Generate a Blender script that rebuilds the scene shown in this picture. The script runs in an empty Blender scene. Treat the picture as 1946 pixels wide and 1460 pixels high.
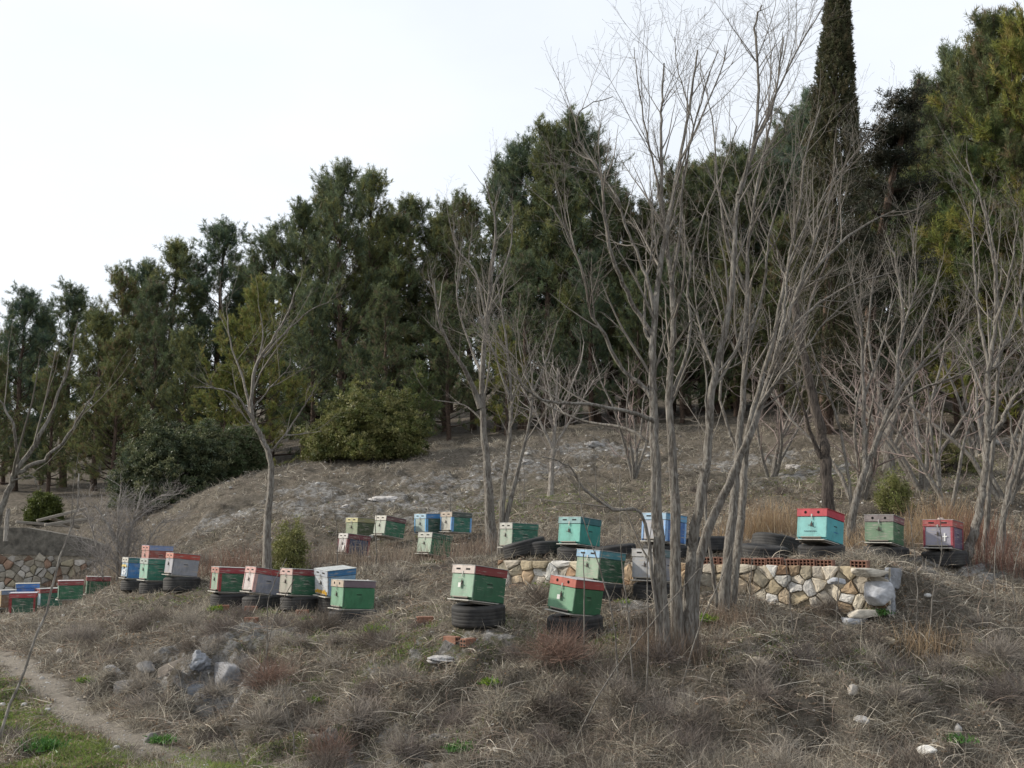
import bpy, math, random
import numpy as np
from mathutils import Vector, Matrix
random.seed(7); rng = np.random.default_rng(7)
SC = bpy.context.scene
R = math.radians
# ------------------------------------------------------------------ camera, world, sun, exposure
F = 2100.0; T = math.atan(270/F); CT, ST = math.cos(T), math.sin(T)
cd = bpy.data.cameras.new('camera'); cam = bpy.data.objects.new('camera', cd); SC.collection.objects.link(cam)
cd.sensor_width = 36; cd.lens = 36*F/1946; cd.clip_start = 0.05; cd.clip_end = 3000
cam.rotation_euler = (math.pi/2 + T, 0, 0); cam.location = (0, 0, 0); SC.camera = cam
SUN_EL, SUN_AZ = R(30), R(-78)          # azimuth measured from +Y towards +X
W = bpy.data.worlds.new('World'); SC.world = W; W.use_nodes = True
nt = W.node_tree; nt.nodes.clear()
sky = nt.nodes.new('ShaderNodeTexSky'); sky.sky_type = 'NISHITA'; sky.sun_disc = False
sky.sun_elevation = SUN_EL; sky.sun_rotation = SUN_AZ; sky.dust_density = 4.0; sky.air_density = 1.0; sky.ozone_density = 1.2
bg = nt.nodes.new('ShaderNodeBackground'); out = nt.nodes.new('ShaderNodeOutputWorld')
# thin high cloud veil over the physical sky
tc = nt.nodes.new('ShaderNodeTexCoord'); mp = nt.nodes.new('ShaderNodeMapping'); mp.inputs['Scale'].default_value = (1, 1, 2.5)
nz = nt.nodes.new('ShaderNodeTexNoise'); nz.inputs['Scale'].default_value = 1.6; nz.inputs['Detail'].default_value = 5
rp = nt.nodes.new('ShaderNodeMapRange'); rp.inputs['From Min'].default_value = .3; rp.inputs['From Max'].default_value = .7
rp.inputs['To Min'].default_value = .60; rp.inputs['To Max'].default_value = .78
mx = nt.nodes.new('ShaderNodeMix'); mx.data_type = 'RGBA'; mx.inputs['B'].default_value = (9.7, 10.1, 10.6, 1)
nt.links.new(tc.outputs['Generated'], mp.inputs['Vector']); nt.links.new(mp.outputs['Vector'], nz.inputs['Vector'])
nt.links.new(nz.outputs['Fac'], rp.inputs['Value']); nt.links.new(rp.outputs['Result'], mx.inputs['Factor'])
nt.links.new(sky.outputs['Color'], mx.inputs['A']); nt.links.new(mx.outputs['Result'], bg.inputs['Color'])
bg.inputs['Strength'].default_value = 0.125; nt.links.new(bg.outputs[0], out.inputs[0])
sl = bpy.data.lights.new('sun', 'SUN'); sl.energy = 4.1; sl.angle = R(2.5); sl.color = (1, .93, .82)
so = bpy.data.objects.new('sun', sl); SC.collection.objects.link(so)
sd = Vector((math.sin(SUN_AZ)*math.cos(SUN_EL), math.cos(SUN_AZ)*math.cos(SUN_EL), math.sin(SUN_EL)))
so.rotation_euler = sd.to_track_quat('Z', 'Y').to_euler(); so.location = sd*50
SC.view_settings.view_transform = 'Standard'; SC.view_settings.look = 'None'; SC.view_settings.exposure = 0; SC.view_settings.gamma = 1
SC.render.engine = 'CYCLES'

# ------------------------------------------------------------------ helpers
def P(px, py, D):
    u = (px-973)/F; v = (730-py)/F; Y = CT - v*ST; Z = ST + v*CT; k = D/Y
    return Vector((u*k, D, Z*k))
def XY(px, D):
    return (px-973)/F*D/CT      # good to a few cm
COL = SC.collection
def tag(o, label=None, cat=None, group=None, kind=None):
    if label: o['label'] = label
    if cat: o['category'] = cat
    if group: o['group'] = group
    if kind: o['kind'] = kind
    return o
def empty(name, loc, label, cat, group=None, rot=(0, 0, 0)):
    o = bpy.data.objects.new(name, None); COL.objects.link(o); o.location = loc; o.rotation_euler = rot
    o.empty_display_size = .1
    return tag(o, label, cat, group)
def mesh_np(name, V, Fc, mat=None, parent=None, tint=None, smooth=False, loc=None, mats=None, mi=None):
    """V (n,3), Fc (m,3|4) index array"""
    V = np.asarray(V, np.float32); Fc = np.asarray(Fc, np.int32)
    me = bpy.data.meshes.new(name); k = Fc.shape[1]; m = len(Fc)
    me.vertices.add(len(V)); me.vertices.foreach_set('co', V.ravel())
    me.loops.add(m*k); me.loops.foreach_set('vertex_index', Fc.ravel())
    me.polygons.add(m); me.polygons.foreach_set('loop_start', np.arange(m, dtype=np.int32)*k)
    me.polygons.foreach_set('loop_total', np.full(m, k, np.int32))
    if smooth: me.polygons.foreach_set('use_smooth', np.ones(m, bool))
    if mi is not None: me.polygons.foreach_set('material_index', np.asarray(mi, np.int32))
    me.update(calc_edges=True)
    if tint is not None:
        a = me.color_attributes.new('tint', 'FLOAT_COLOR', 'POINT')
        c = np.ones((len(V), 4), np.float32); c[:, :3] = tint; a.data.foreach_set('color', c.ravel())
    for mm in (mats or ([mat] if mat else [])): me.materials.append(mm)
    o = bpy.data.objects.new(name, me); COL.objects.link(o)
    if parent: o.parent = parent
    if loc is not None: o.location = loc
    return o
class MB:
    """collects convex boxes / polys as quads+tris via python lists"""
    def __init__(s): s.v = []; s.f = []; s.m = []
    def box(s, c, d, M=None, bev=0.0, mi=0, skip=()):
        hx, hy, hz = d[0]/2, d[1]/2, d[2]/2; b = min(bev, hx*.45, hy*.45, hz*.45)
        n0 = len(s.v)
        def add(x, y, z):
            p = Vector((c[0]+x, c[1]+y, c[2]+z)); s.v.append(tuple(M @ p if M else p))
        if b <= 0:
            for z in (-hz, hz):
                for x, y in ((-hx, -hy), (hx, -hy), (hx, hy), (-hx, hy)): add(x, y, z)
            fs = [(3, 2, 1, 0), (4, 5, 6, 7), (0, 1, 5, 4), (1, 2, 6, 5), (2, 3, 7, 6), (3, 0, 4, 7)]
            for f in fs: s.f.append(tuple(n0+i for i in f)); s.m.append(mi)
        else:
            idx = {}
            for sx in (-1, 1):
                for sy in (-1, 1):
                    for sz in (-1, 1):
                        for a in range(3):
                            q = [sx*hx, sy*hy, sz*hz]
                            for j in range(3):
                                if j != a: q[j] -= (sx, sy, sz)[j]*b
                            idx[(sx, sy, sz, a)] = len(s.v); add(*q)
            def F4(*k):
                s.f.append(tuple(idx[i] for i in k)); s.m.append(mi)
            for sg in (-1, 1):
                F4((sg, -1, -1, 0), (sg, 1, -1, 0), (sg, 1, 1, 0), (sg, -1, 1, 0)) if sg > 0 else F4((sg, -1, -1, 0), (sg, -1, 1, 0), (sg, 1, 1, 0), (sg, 1, -1, 0))
                F4((-1, sg, -1, 1), (-1, sg, 1, 1), (1, sg, 1, 1), (1, sg, -1, 1)) if sg > 0 else F4((-1, sg, -1, 1), (1, sg, -1, 1), (1, sg, 1, 1), (-1, sg, 1, 1))
                F4((-1, -1, sg, 2), (1, -1, sg, 2), (1, 1, sg, 2), (-1, 1, sg, 2)) if sg > 0 else F4((-1, -1, sg, 2), (-1, 1, sg, 2), (1, 1, sg, 2), (1, -1, sg, 2))
            for a in range(3):
                b1, b2 = [j for j in range(3) if j != a]
                for s1 in (-1, 1):
                    for s2 in (-1, 1):
                        def K(sa, ax):
                            q = [0, 0, 0]; q[a] = sa; q[b1] = s1; q[b2] = s2; return (q[0], q[1], q[2], ax)
                        F4(K(-1, b1), K(1, b1), K(1, b2), K(-1, b2))
            for sx in (-1, 1):
                for sy in (-1, 1):
                    for sz in (-1, 1): F4((sx, sy, sz, 0), (sx, sy, sz, 1), (sx, sy, sz, 2))
    def poly(s, pts, mi=0):
        n0 = len(s.v); s.v += [tuple(p) for p in pts]; s.f.append(tuple(range(n0, n0+len(pts)))); s.m.append(mi)
    def build(s, name, mats, parent=None, smooth=False, tint=None, loc=None):
        me = bpy.data.meshes.new(name); me.from_pydata(s.v, [], s.f); 
        if not isinstance(mats, (list, tuple)): mats = [mats]
        for m in mats: me.materials.append(m)
        for p, i in zip(me.polygons, s.m): p.material_index = i; p.use_smooth = smooth
        if tint is not None:
            a = me.color_attributes.new('tint', 'FLOAT_COLOR', 'POINT')
            c = np.ones((len(s.v), 4), np.float32); c[:, :3] = tint; a.data.foreach_set('color', c.ravel())
        import bmesh
        bm = bmesh.new(); bm.from_mesh(me); bmesh.ops.recalc_face_normals(bm, faces=bm.faces); bm.to_mesh(me); bm.free()
        o = bpy.data.objects.new(name, me); COL.objects.link(o)
        if parent: o.parent = parent
        if loc is not None: o.location = loc
        return o
def copy_tree(o, parent=None):
    c = o.copy(); COL.objects.link(c)
    if parent: c.parent = parent
    for ch in list(o.children): copy_tree(ch, c)
    return c
# value noise (vectorised)
_perm = rng.random((256, 256))
def vnoise(x, y):
    xi = np.floor(x).astype(int); yi = np.floor(y).astype(int); fx = x-xi; fy = y-yi
    fx = fx*fx*(3-2*fx); fy = fy*fy*(3-2*fy); a = lambda i, j: _perm[(xi+i) & 255, (yi+j) & 255]
    return (a(0, 0)*(1-fx)+a(1, 0)*fx)*(1-fy)+(a(0, 1)*(1-fx)+a(1, 1)*fx)*fy
def fbm(x, y, o=4):
    s = 0; a = .5; t = 0
    for i in range(o): s = s+a*vnoise(x*2**i+i*17.3, y*2**i+i*9.1); t += a; a *= .5
    return s/t

# ------------------------------------------------------------------ materials
def new_mat(name):
    m = bpy.data.materials.new(name); m.use_nodes = True; n = m.node_tree.nodes
    return m, m.node_tree, n['Principled BSDF']
def N(nt, t, **kw):
    n = nt.nodes.new(t)
    for k, v in kw.items():
        if k in n.inputs: n.inputs[k].default_value = v
        else: setattr(n, k, v)
    return n
def mixc(nt, fac, a, b, mode='MIX'):
    m = nt.nodes.new('ShaderNodeMix'); m.data_type = 'RGBA'; m.blend_type = mode
    for s, v in (('Factor', fac), ('A', a), ('B', b)):
        if hasattr(v, 'is_output') : nt.links.new(v, m.inputs[s])
        elif isinstance(v, (int, float)): m.inputs[s].default_value = v
        else: m.inputs[s].default_value = (*v[:3], 1)
    return m.outputs['Result']
def ramp(nt, src, lo, hi, a=0., b=1.):
    r = N(nt, 'ShaderNodeMapRange'); r.inputs['From Min'].default_value = lo; r.inputs['From Max'].default_value = hi
    r.inputs['To Min'].default_value = a; r.inputs['To Max'].default_value = b; nt.links.new(src, r.inputs['Value']); return r.outputs['Result']
def noise(nt, scale, detail=4, rough=.55, coord='Object', stretch=None):
    tc = N(nt, 'ShaderNodeTexCoord'); mp = N(nt, 'ShaderNodeMapping')
    if stretch: mp.inputs['Scale'].default_value = stretch
    nt.links.new(tc.outputs[coord], mp.inputs['Vector'])
    n = N(nt, 'ShaderNodeTexNoise'); n.inputs['Scale'].default_value = scale; n.inputs['Detail'].default_value = detail; n.inputs['Roughness'].default_value = rough
    nt.links.new(mp.outputs[0], n.inputs['Vector']); return n.outputs['Fac']
def bump(nt, bs, src, strength=.4, dist=.02):
    b = N(nt, 'ShaderNodeBump'); b.inputs['Strength'].default_value = strength; b.inputs['Distance'].default_value = dist
    nt.links.new(src, b.inputs['Height']); nt.links.new(b.outputs[0], bs.inputs['Normal'])
def attr(nt, name='tint'):
    a = N(nt, 'ShaderNodeAttribute'); a.attribute_name = name; return a.outputs['Color']
_mc = {}
def simple(name, col, rough=.8, nscale=8, var=.35, bmp=.3, bd=.01, metal=0, col2=None, stretch=None):
    if name in _mc: return _mc[name]
    m, nt, bs = new_mat(name); n = noise(nt, nscale, 6, .6, stretch=stretch)
    c2 = col2 or tuple(c*(1-var) for c in col)
    o = mixc(nt, ramp(nt, n, .35, .65), c2, col); nt.links.new(o, bs.inputs['Base Color'])
    bs.inputs['Roughness'].default_value = rough; bs.inputs['Metallic'].default_value = metal
    if bmp: bump(nt, bs, n, bmp, bd)
    _mc[name] = m; return m
def tinted(name, rough=.8, trans=0., nscale=30, var=.25, spec=.2, bmp=0, bd=.01):
    m, nt, bs = new_mat(name); t = attr(nt); n = noise(nt, nscale, 3)
    o = mixc(nt, 1., t, mixc(nt, n, (1-var,)*3, (1+var,)*3), 'MULTIPLY')
    if name == 'pine_needles':      # every tree of the wood has its own hue
        oi = N(nt, 'ShaderNodeObjectInfo'); w = N(nt, 'ShaderNodeTexWhiteNoise'); w.noise_dimensions = '1D'; nt.links.new(oi.outputs['Random'], w.inputs['W'])
        o = mixc(nt, 1., o, mixc(nt, w.outputs['Value'], (.80, .95, 1.0), (1.28, 1.18, .80)), 'MULTIPLY')
    nt.links.new(o, bs.inputs['Base Color']); bs.inputs['Roughness'].default_value = rough; bs.inputs['Specular IOR Level'].default_value = spec
    if bmp: bump(nt, bs, n, bmp, bd)
    if trans:
        tr = N(nt, 'ShaderNodeBsdfTranslucent'); nt.links.new(o, tr.inputs['Color']); ms = N(nt, 'ShaderNodeMixShader'); ms.inputs[0].default_value = trans
        nt.links.new(bs.outputs[0], ms.inputs[1]); nt.links.new(tr.outputs[0], ms.inputs[2]); nt.links.new(ms.outputs[0], nt.nodes['Material Output'].inputs[0])
    return m
def paint(col, wear=.35, wearcol=(.34, .31, .27)):
    key = 'paint_%s_%s' % ('_'.join('%d' % (c*255) for c in col), int(wear*100))
    if key in _mc: return _mc[key]
    m, nt, bs = new_mat(key)
    big = noise(nt, 5, 5, .6); st = noise(nt, 22, 6, .7, stretch=(.35, .35, 3.2))
    c = mixc(nt, ramp(nt, big, .3, .7), tuple(x*.78 for x in col), tuple(min(1, x*1.08) for x in col))
    f = ramp(nt, st, .68-wear*.36, .80-wear*.30); c = mixc(nt, f, c, wearcol)
    dirt = noise(nt, 13, 4, .6, stretch=(1, 1, .4)); c = mixc(nt, ramp(nt, dirt, .48, .72, 0, .65), c, tuple(x*.42 for x in col))
    nt.links.new(c, bs.inputs['Base Color']); bs.inputs['Roughness'].default_value = .55
    bump(nt, bs, st, .25, .004); _mc[key] = m; return m
M = {}
M['metal'] = simple('galvanised_metal', (.42, .42, .40), .45, 12, .35, .1, .002, .6)
M['black'] = simple('recess_shade', (.015, .013, .012), .9, 10, .2, 0)  # near-black colour standing in for the shade inside openings
M['iron'] = simple('rusty_iron', (.07, .055, .045), .7, 20, .4, .2, .003)
M['oldwood'] = simple('weathered_wood', (.30, .27, .23), .85, 10, .45, .5, .006, stretch=(.4, .4, 4))
M['brick'] = simple('terracotta', (.25, .125, .085), .85, 14, .35, .4, .006)
M['tile'] = simple('terracotta_light', (.29, .14, .09), .85, 14, .35, .4, .006)
M['concrete'] = simple('old_concrete', (.17, .155, .13), .9, 7, .6, .9, .05)
M['mortar'] = simple('earth_mortar', (.32, .28, .22), .95, 14, .5, .8, .03)
M['rock'] = tinted('limestone', .9, 0, 6, .5, .15, .8, .05)
M['stone'] = tinted('wall_stone', .9, 0, 14, .45, .15, .7, .02)
M['needle'] = tinted('pine_needles', .6, .28, 3, .25, .25)
M['leaf'] = tinted('leaves', .5, .25, 3, .25, .3)
M['dry'] = tinted('dry_straw', .85, .22, 4, .3, .1)
M['twig'] = tinted('twig_bark', .85, 0, 9, .4, .15)
M['green'] = tinted('green_blades', .6, .3, 4, .3, .2)
def bark(name, c1, c2):
    m, nt, bs = new_mat(name); n = noise(nt, 9, 7, .65, stretch=(5, 5, .9)); g = noise(nt, 2.2, 3)
    c = mixc(nt, ramp(nt, n, .42, .57), c2, c1); c = mixc(nt, ramp(nt, g, .55, .72, 0, .6), c, tuple(min(1, x*1.5) for x in c1))
    nt.links.new(c, bs.inputs['Base Color']); bs.inputs['Roughness'].default_value = .9; bump(nt, bs, n, .9, .03); return m
M['bark'] = bark('grey_bark', (.225, .21, .185), (.10, .085, .07))
M['barkdark'] = bark('dark_bark', (.11, .09, .075), (.035, .028, .023))
M['barkpine'] = bark('pine_bark', (.13, .085, .06), (.04, .028, .02))
M['barkpale'] = bark('pale_bark', (.38, .35, .31), (.18, .16, .14))
def tyre_mat():
    m, nt, bs = new_mat('tyre_rubber'); n = noise(nt, 9, 5)
    c = mixc(nt, ramp(nt, n, .4, .7), (.014, .014, .015), (.042, .040, .037)); nt.links.new(c, bs.inputs['Base Color'])
    bs.inputs['Roughness'].default_value = .75; bump(nt, bs, n, .2, .004); return m
M['tyre'] = tyre_mat()

# ------------------------------------------------------------------ terrain
BOTH = [ # px, py, D on the ground
 # far left flat, path and left group
 (-300,1250,16.5),(0,1236,16.5),(100,1290,14),(200,1368,12),(300,1412,11),(380,1445,10.3),(0,1330,12.8),(0,1460,9.8),(200,1460,9.8),(-300,1460,9.8),
 (-200,1170,22),(0,1172,22),(68,1172,21.5),(0,1150,27),(110,1160,24),(200,1150,24.5),(-200,1140,27),(0,1120,27.5),
 # ground above the ruined wall
 (0,1010,30.5),(120,1010,30.5),(-250,1010,31),(0,948,36),(200,950,36),(-300,945,36),(220,1030,27.5),(240,1100,24.5),
 # bank left
 (230,1127,20.8),(300,1120,20),(400,1150,17.8),(200,1195,17),(300,1200,16),(400,1200,15.2),(500,1182,15.2),(300,1300,13.2),(450,1300,12.6),
 (130,1230,16),(200,1300,13.6),(450,1400,11.2),(600,1250,13),(600,1350,11.4),(600,1440,10.2),(700,1200,13.8),(450,1445,10.3),
 # left-row shelf
 (350,1118,19.8),(285,1126,20.6),(450,1148,17.6),(510,1150,17.2),(578,1155,16.6),(620,1180,16.2),(672,1180,15),
 # mid slope
 (600,1085,19.5),(700,1090,18.5),(820,1075,19.5),(760,1040,21.5),(680,1062,21.3),(450,1060,21.5),(330,1050,23),(500,960,25),(700,960,25),(600,1010,23),(850,1025,22),(900,1000,22.5),(900,1065,18.5),(870,960,25),(400,1000,24.5),
 (1000,1056,19),(330,975,26.2),
 (380,938,27.5),(500,902,29),(600,884,30),(750,873,30),(900,862,30),(1000,846,31),(1150,826,32),(1300,828,32),(1400,816,33),(1600,796,33),(1800,782,34),(1946,775,34),(2300,760,34),
 (1100,930,25.5),(1300,950,23.5),(1500,960,22),(1600,985,20.5),(1300,890,28),(1600,880,26),(1800,960,21),(1800,860,27),(1990,880,25),(1990,1000,20),(2300,900,25),(1000,930,26),
 (1850,1060,16.6),(1990,1050,17),(2300,1050,17),
 (380,930,36),(700,850,42),(200,930,45),(1000,815,42),(1500,770,44),(1900,740,44),(0,850,60),(900,735,60),(500,800,60),(1900,600,60),(-1500,880,60),(-2500,1100,30),(3200,700,60),(3500,900,25),
 # foreground, near
 (800,1182,13.2),(800,1300,11.6),(800,1400,10.5),(908,1166,12.5),(1085,1222,12.5),(1000,1260,11.7),(1000,1350,10.7),(1200,1250,11.6),(1200,1400,10.1),(1300,1210,12),(1500,1212,12.3),
 (1500,1310,11),(1500,1400,10.1),(1700,1215,12.4),(1700,1310,11.1),(1900,1210,12.6),(1900,1310,11.2),(1900,1400,10.3),(2300,1250,12.5),(2300,1400,10.3),(1000,1450,9.7),(1500,1450,9.6),(1946,1450,9.7),(700,1450,9.9),
 (1860,1130,14.3),(1990,1130,14.3),(2300,1150,14.3)]
LOW = [(1000,1125,15.2),(1135,1137,14.0),(1240,1137,13.9),(1400,1140,13.6),(1560,1155,13.2),(1690,1170,12.9),(1400,1120,15),(1000,1115,16),(1600,1130,15.)]
UPP = [(985,1058,16.4),(1100,1058,15.8),(1180,1058,15.6),(1260,1060,15.2),(1350,1062,15),(1440,1064,14.9),(1550,1064,14.4),(1670,1064,15.3),(1780,1064,15.2),(1500,1074,13.6),(1000,1060,15.9),(1240,1066,14.8),(1700,1085,13.2),(1100,1048,17.5),(1350,1040,17.5),(1600,1030,18)]
FAR = [(x, y, z) for x, y, z in ((0,3,-2.15),(-6,4,-2.3),(6,4,-2.1),(0,-10,-2.2),(-30,-10,-2.6),(30,-10,-2),(-60,0,-3),(60,0,-1),(-80,80,8),(80,80,13),(0,90,11),(0,-60,-2.5),(-90,-40,-3),(90,-40,-2),(0,150,13),(-150,150,9),(150,150,16))]
def rbf_fit(pts, lam=.008):
    A = np.array([[p[0], p[1]] for p in pts]); z = np.array([p[2] for p in pts]); n = len(A)
    d = np.hypot(A[:, None, 0]-A[None, :, 0], A[:, None, 1]-A[None, :, 1]); K = d**2*np.log(d+1e-9)*.05 + lam*np.eye(n)
    Q = np.hstack([np.ones((n, 1)), A]); S = np.block([[K, Q], [Q.T, np.zeros((3, 3))]])
    w = np.linalg.solve(S, np.concatenate([z, np.zeros(3)])); return A, w
def rbf_eval(fit, x, y):
    A, w = fit; out = w[len(A)] + w[len(A)+1]*x + w[len(A)+2]*y
    for i in range(len(A)):
        d2 = (x-A[i, 0])**2+(y-A[i, 1])**2; out = out + w[i]*.5*d2*np.log(d2+1e-12)*.05
    return out
both = [tuple(P(*p)) for p in BOTH] + FAR
fitL = rbf_fit(both+[tuple(P(*p)) for p in LOW]); fitU = rbf_fit(both+[tuple(P(*p)) for p in UPP])
WA = P(948, 1062, 15.6); WB = P(1690, 1082, 12.95)         # retaining wall top line (front face)
wdir = Vector((WB.x-WA.x, WB.y-WA.y, 0)); WL = wdir.length; wdir.normalize(); wnor = Vector((wdir.y, -wdir.x, 0))  # towards camera
def blob(x, y, px, D, rx, ry):
    cx = XY(px, D); return np.exp(-(((x-cx)/rx)**2+((y-D)/ry)**2))
def smooth(t): t = np.clip(t, 0, 1); return t*t*(3-2*t)
def seg_dist(x, y, pts):
    d = np.full(np.shape(x), 1e9)
    for (ax, ay), (bx, by) in zip(pts[:-1], pts[1:]):
        L2 = (bx-ax)**2+(by-ay)**2; t = np.clip(((x-ax)*(bx-ax)+(y-ay)*(by-ay))/L2, 0, 1)
        d = np.minimum(d, np.hypot(x-ax-t*(bx-ax), y-ay-t*(by-ay)))
    return d
PATH = [(XY(px, D), D) for px, D in ((-420, 21), (-150, 18.5), (0, 16.6), (60, 15.2), (120, 13.6), (190, 12.1), (280, 11.1), (370, 10.4), (440, 9.8), (520, 9.0), (600, 7))]
SITES = [(908, 12.5), (1087, 12.55), (1135, 14.0), (1240, 13.9), (677, 15.2), (646, 16.5), (578, 16.7), (508, 17.1), (447, 17.7), (357, 19.6), (311, 20), (275, 20.9), (68, 21.6), (74, 24.3), (114, 24.2), (154, 23), (204, 24), (20, 26), (31, 25.2), (676, 20.9), (690, 22.6), (742, 21.8), (826, 19.9), (868, 21.6)]
SITES = [(XY(a, b), b) for a, b in SITES]
def height(x, y, detail=True):
    x = np.asarray(x, float); y = np.asarray(y, float)
    a = (x-WA.x)*wdir.x+(y-WA.y)*wdir.y; s = -((x-WA.x)*wnor.x+(y-WA.y)*wnor.y)      # s>0 behind the face
    off = np.maximum(np.maximum(-a, a-WL+.15), 0); w = .10+off*1.3
    b = smooth((s-.22+w*0)/w*.5+.5 if False else (s-.16)/w+.0)
    zL = rbf_eval(fitL, x, y); zU = rbf_eval(fitU, x, y)
    z = zL+(np.maximum(zU, zL)-zL)*b
    if detail:
        dist = np.hypot(x, y); k = np.clip((60-dist)/30, 0, 1)*np.clip((dist-2)/4, 0, 1)
        bk = np.maximum.reduce([1.35*blob(x, y, 340, 13.2, 1.8, 1.2), blob(x, y, 700, 11.1, 2.4, .9), blob(x, y, 1100, 10.7, 2.6, .8), blob(x, y, 1500, 10.8, 2.6, 1.0), blob(x, y, 1850, 11.2, 2.5, 1.1)])
        fl = np.ones(np.shape(x))
        for sx_, sy_ in SITES: fl = np.minimum(fl, 1-np.exp(-(((x-sx_)**2+(y-sy_)**2)/.45**2)))
        fl = np.minimum(fl, 1-.9*np.exp(-(seg_dist(x, y, PATH)/.5)**2)); k = k*fl; bk = bk*fl
        z = z+bk*((1-2*np.abs(fbm(x*1.5+12, y*1.1+3, 3)-.5)*1.6)-.74)*.62
        z = z+((fbm(x*.9+31, y*.9+7, 3)-.5)*.30+(fbm(x*3.1, y*3.1, 4)-.5)*.22)*k*np.clip(1-.75*np.exp(-((s-1.2)/1.2)**2)*(off < .5), 0, 1)
    return z
def axis(segs):
    o = [segs[0][0]]
    for a, b, h in segs:
        n = max(1, int(round((b-a)/h))); o += list(a+(b-a)*np.arange(1, n+1)/n)
    return np.array(o)
gx = axis([(-400, -100, 30), (-100, -40, 6), (-40, -16, .8), (-16, -8, .2), (-8, 8, .075), (8, 14, .15), (14, 40, .8), (40, 100, 6), (100, 400, 30)])
gy = axis([(-300, -60, 30), (-60, -10, 5), (-10, 6, .5), (6, 20, .075), (20, 36, .14), (36, 60, .6), (60, 120, 6), (120, 600, 30)])
GX, GY = np.meshgrid(gx, gy); GZ = height(GX, GY)
def gz(x, y):
    x = np.asarray(x, float); y = np.asarray(y, float)
    i = np.clip(np.searchsorted(gx, x)-1, 0, len(gx)-2); j = np.clip(np.searchsorted(gy, y)-1, 0, len(gy)-2)
    fx = (x-gx[i])/(gx[i+1]-gx[i]); fy = (y-gy[j])/(gy[j+1]-gy[j])
    return (GZ[j, i]*(1-fx)+GZ[j, i+1]*fx)*(1-fy)+(GZ[j+1, i]*(1-fx)+GZ[j+1, i+1]*fx)*fy
def G(px, D):
    x = XY(px, D); return Vector((x, D, float(gz(x, D))))
# ground cover masks in world space
ROCKS = [(740, 25.2, 2.2, .8), (800, 23.8, 1.0, .5), (640, 24.5, 1.0, .5), (1010, 28, 1.5, .8), (1130, 30, 1.6, .8), (1400, 28, 1.6, .9), (1500, 25, 1.2, .5), (880, 27, 1.5, .5),
         (400, 13.4, .55, .5), (450, 14.2, .7, .4), (350, 13.0, .3, .3), (520, 14.6, .7, .3), (860, 12.1, .6, .2), (470, 12.6, .35, .3), (1700, 14.7, .7, .3), (1800, 15.0, .8, .3),
         (1850, 28, 1.8, .8), (430, 24.5, .8, .6), (720, 10.3, .5, .3), (1200, 13.4, .3, .2), (600, 26, 1, .4)]
def masks(x, y):
    n1 = fbm(x*1.3+3, y*1.3+11, 4); n2 = fbm(x*4+9, y*4+2, 3)
    path = smooth(1-(seg_dist(x, y, PATH)-.10-(n2-.5)*.42)/.16)
    px_side = np.interp(y, [p[1] for p in PATH[::-1]], [p[0] for p in PATH[::-1]])
    left = smooth((px_side-.12-x)/.5)*(y < 30)*(y > 3)*smooth((n1-.28)/.12+.5)*(1-path)
    mid = np.maximum.reduce([.8*blob(x, y, 640, 13.9, 1.0, .5), .7*blob(x, y, 870, 12.3, 1.6, .5), .8*blob(x, y, 560, 10.2, .9, .5), .5*blob(x, y, 340, 19, 1., .5), .6*blob(x, y, 500, 10.2, .6, .6), .7*blob(x,y,1110,12.1,.8,.3), .6*blob(x,y,500,16.6,1.2,.3), .5*blob(x,y,1550,11.8,1.6,.5), .5*blob(x,y,1650,24.5,2.5,2), .35*blob(x,y,1000,24.5,3,2)])
    green = np.clip(left+mid*smooth((n2-.42)/.15+.5), 0, 1)
    rock = np.zeros(np.shape(x))
    for r in ROCKS: rock = np.maximum(rock, blob(x, y, *r))
    n3 = fbm(x*2.3+51, y*2.3+20, 4)
    rock = smooth((rock-.36+(n3-.5)*1.6+(fbm(x*9+7, y*9+3, 3)-.5)*1.7)/.14)*(rock > .08)
    return path, green, np.minimum(rock, 1-path)
pm, gm, rm = masks(GX, GY)
GZr = GZ + rm*(.03+.10*(fbm(GX*6, GY*6, 3)-.4)); nv = GX.size
ii = np.arange(nv).reshape(GX.shape); Q = np.stack([ii[:-1, :-1], ii[:-1, 1:], ii[1:, 1:], ii[1:, :-1]], -1).reshape(-1, 4)
gm_mat, nt, bs = new_mat('hillside_soil')
n_a = noise(nt, 1.1, 6, .6); n_b = noise(nt, 9, 8, .7); n_c = noise(nt, 40, 4, .7)
soil = mixc(nt, ramp(nt, n_a, .35, .65), (.08, .069, .052), (.135, .118, .092))
soil = mixc(nt, ramp(nt, n_b, .42, .66), soil, (.215, .185, .15)); soil = mixc(nt, ramp(nt, n_c, .30, .5, .75, 0), soil, (.045, .036, .028))
sp = N(nt, 'ShaderNodeSeparateColor'); nt.links.new(attr(nt, 'tint'), sp.inputs[0])
pth = mixc(nt, ramp(nt, n_b, .35, .7), (.22, .195, .16), (.32, .285, .24)); pth = mixc(nt, ramp(nt, n_c, .6, .75, 0, .6), pth, (.36, .33, .29))
grn = mixc(nt, ramp(nt, n_b, .4, .6), (.075, .10, .03), (.11, .10, .065))
rkc = mixc(nt, ramp(nt, n_b, .38, .62), (.12, .115, .105), (.35, .34, .325)); rkc = mixc(nt, ramp(nt, n_c, .35, .5, .7, 0), rkc, (.06, .055, .05))
c = mixc(nt, sp.outputs['Green'], soil, grn); c = mixc(nt, sp.outputs['Red'], c, pth)
mm = N(nt, 'ShaderNodeMath'); mm.operation = 'MULTIPLY'; nt.links.new(sp.outputs['Blue'], mm.inputs[0]); nt.links.new(ramp(nt, noise(nt, 6, 6, .7), .44, .52), mm.inputs[1]); c = mixc(nt, mm.outputs[0], c, rkc)
nt.links.new(c, bs.inputs['Base Color']); bs.inputs['Roughness'].default_value = .95; bs.inputs['Specular IOR Level'].default_value = .15
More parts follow.
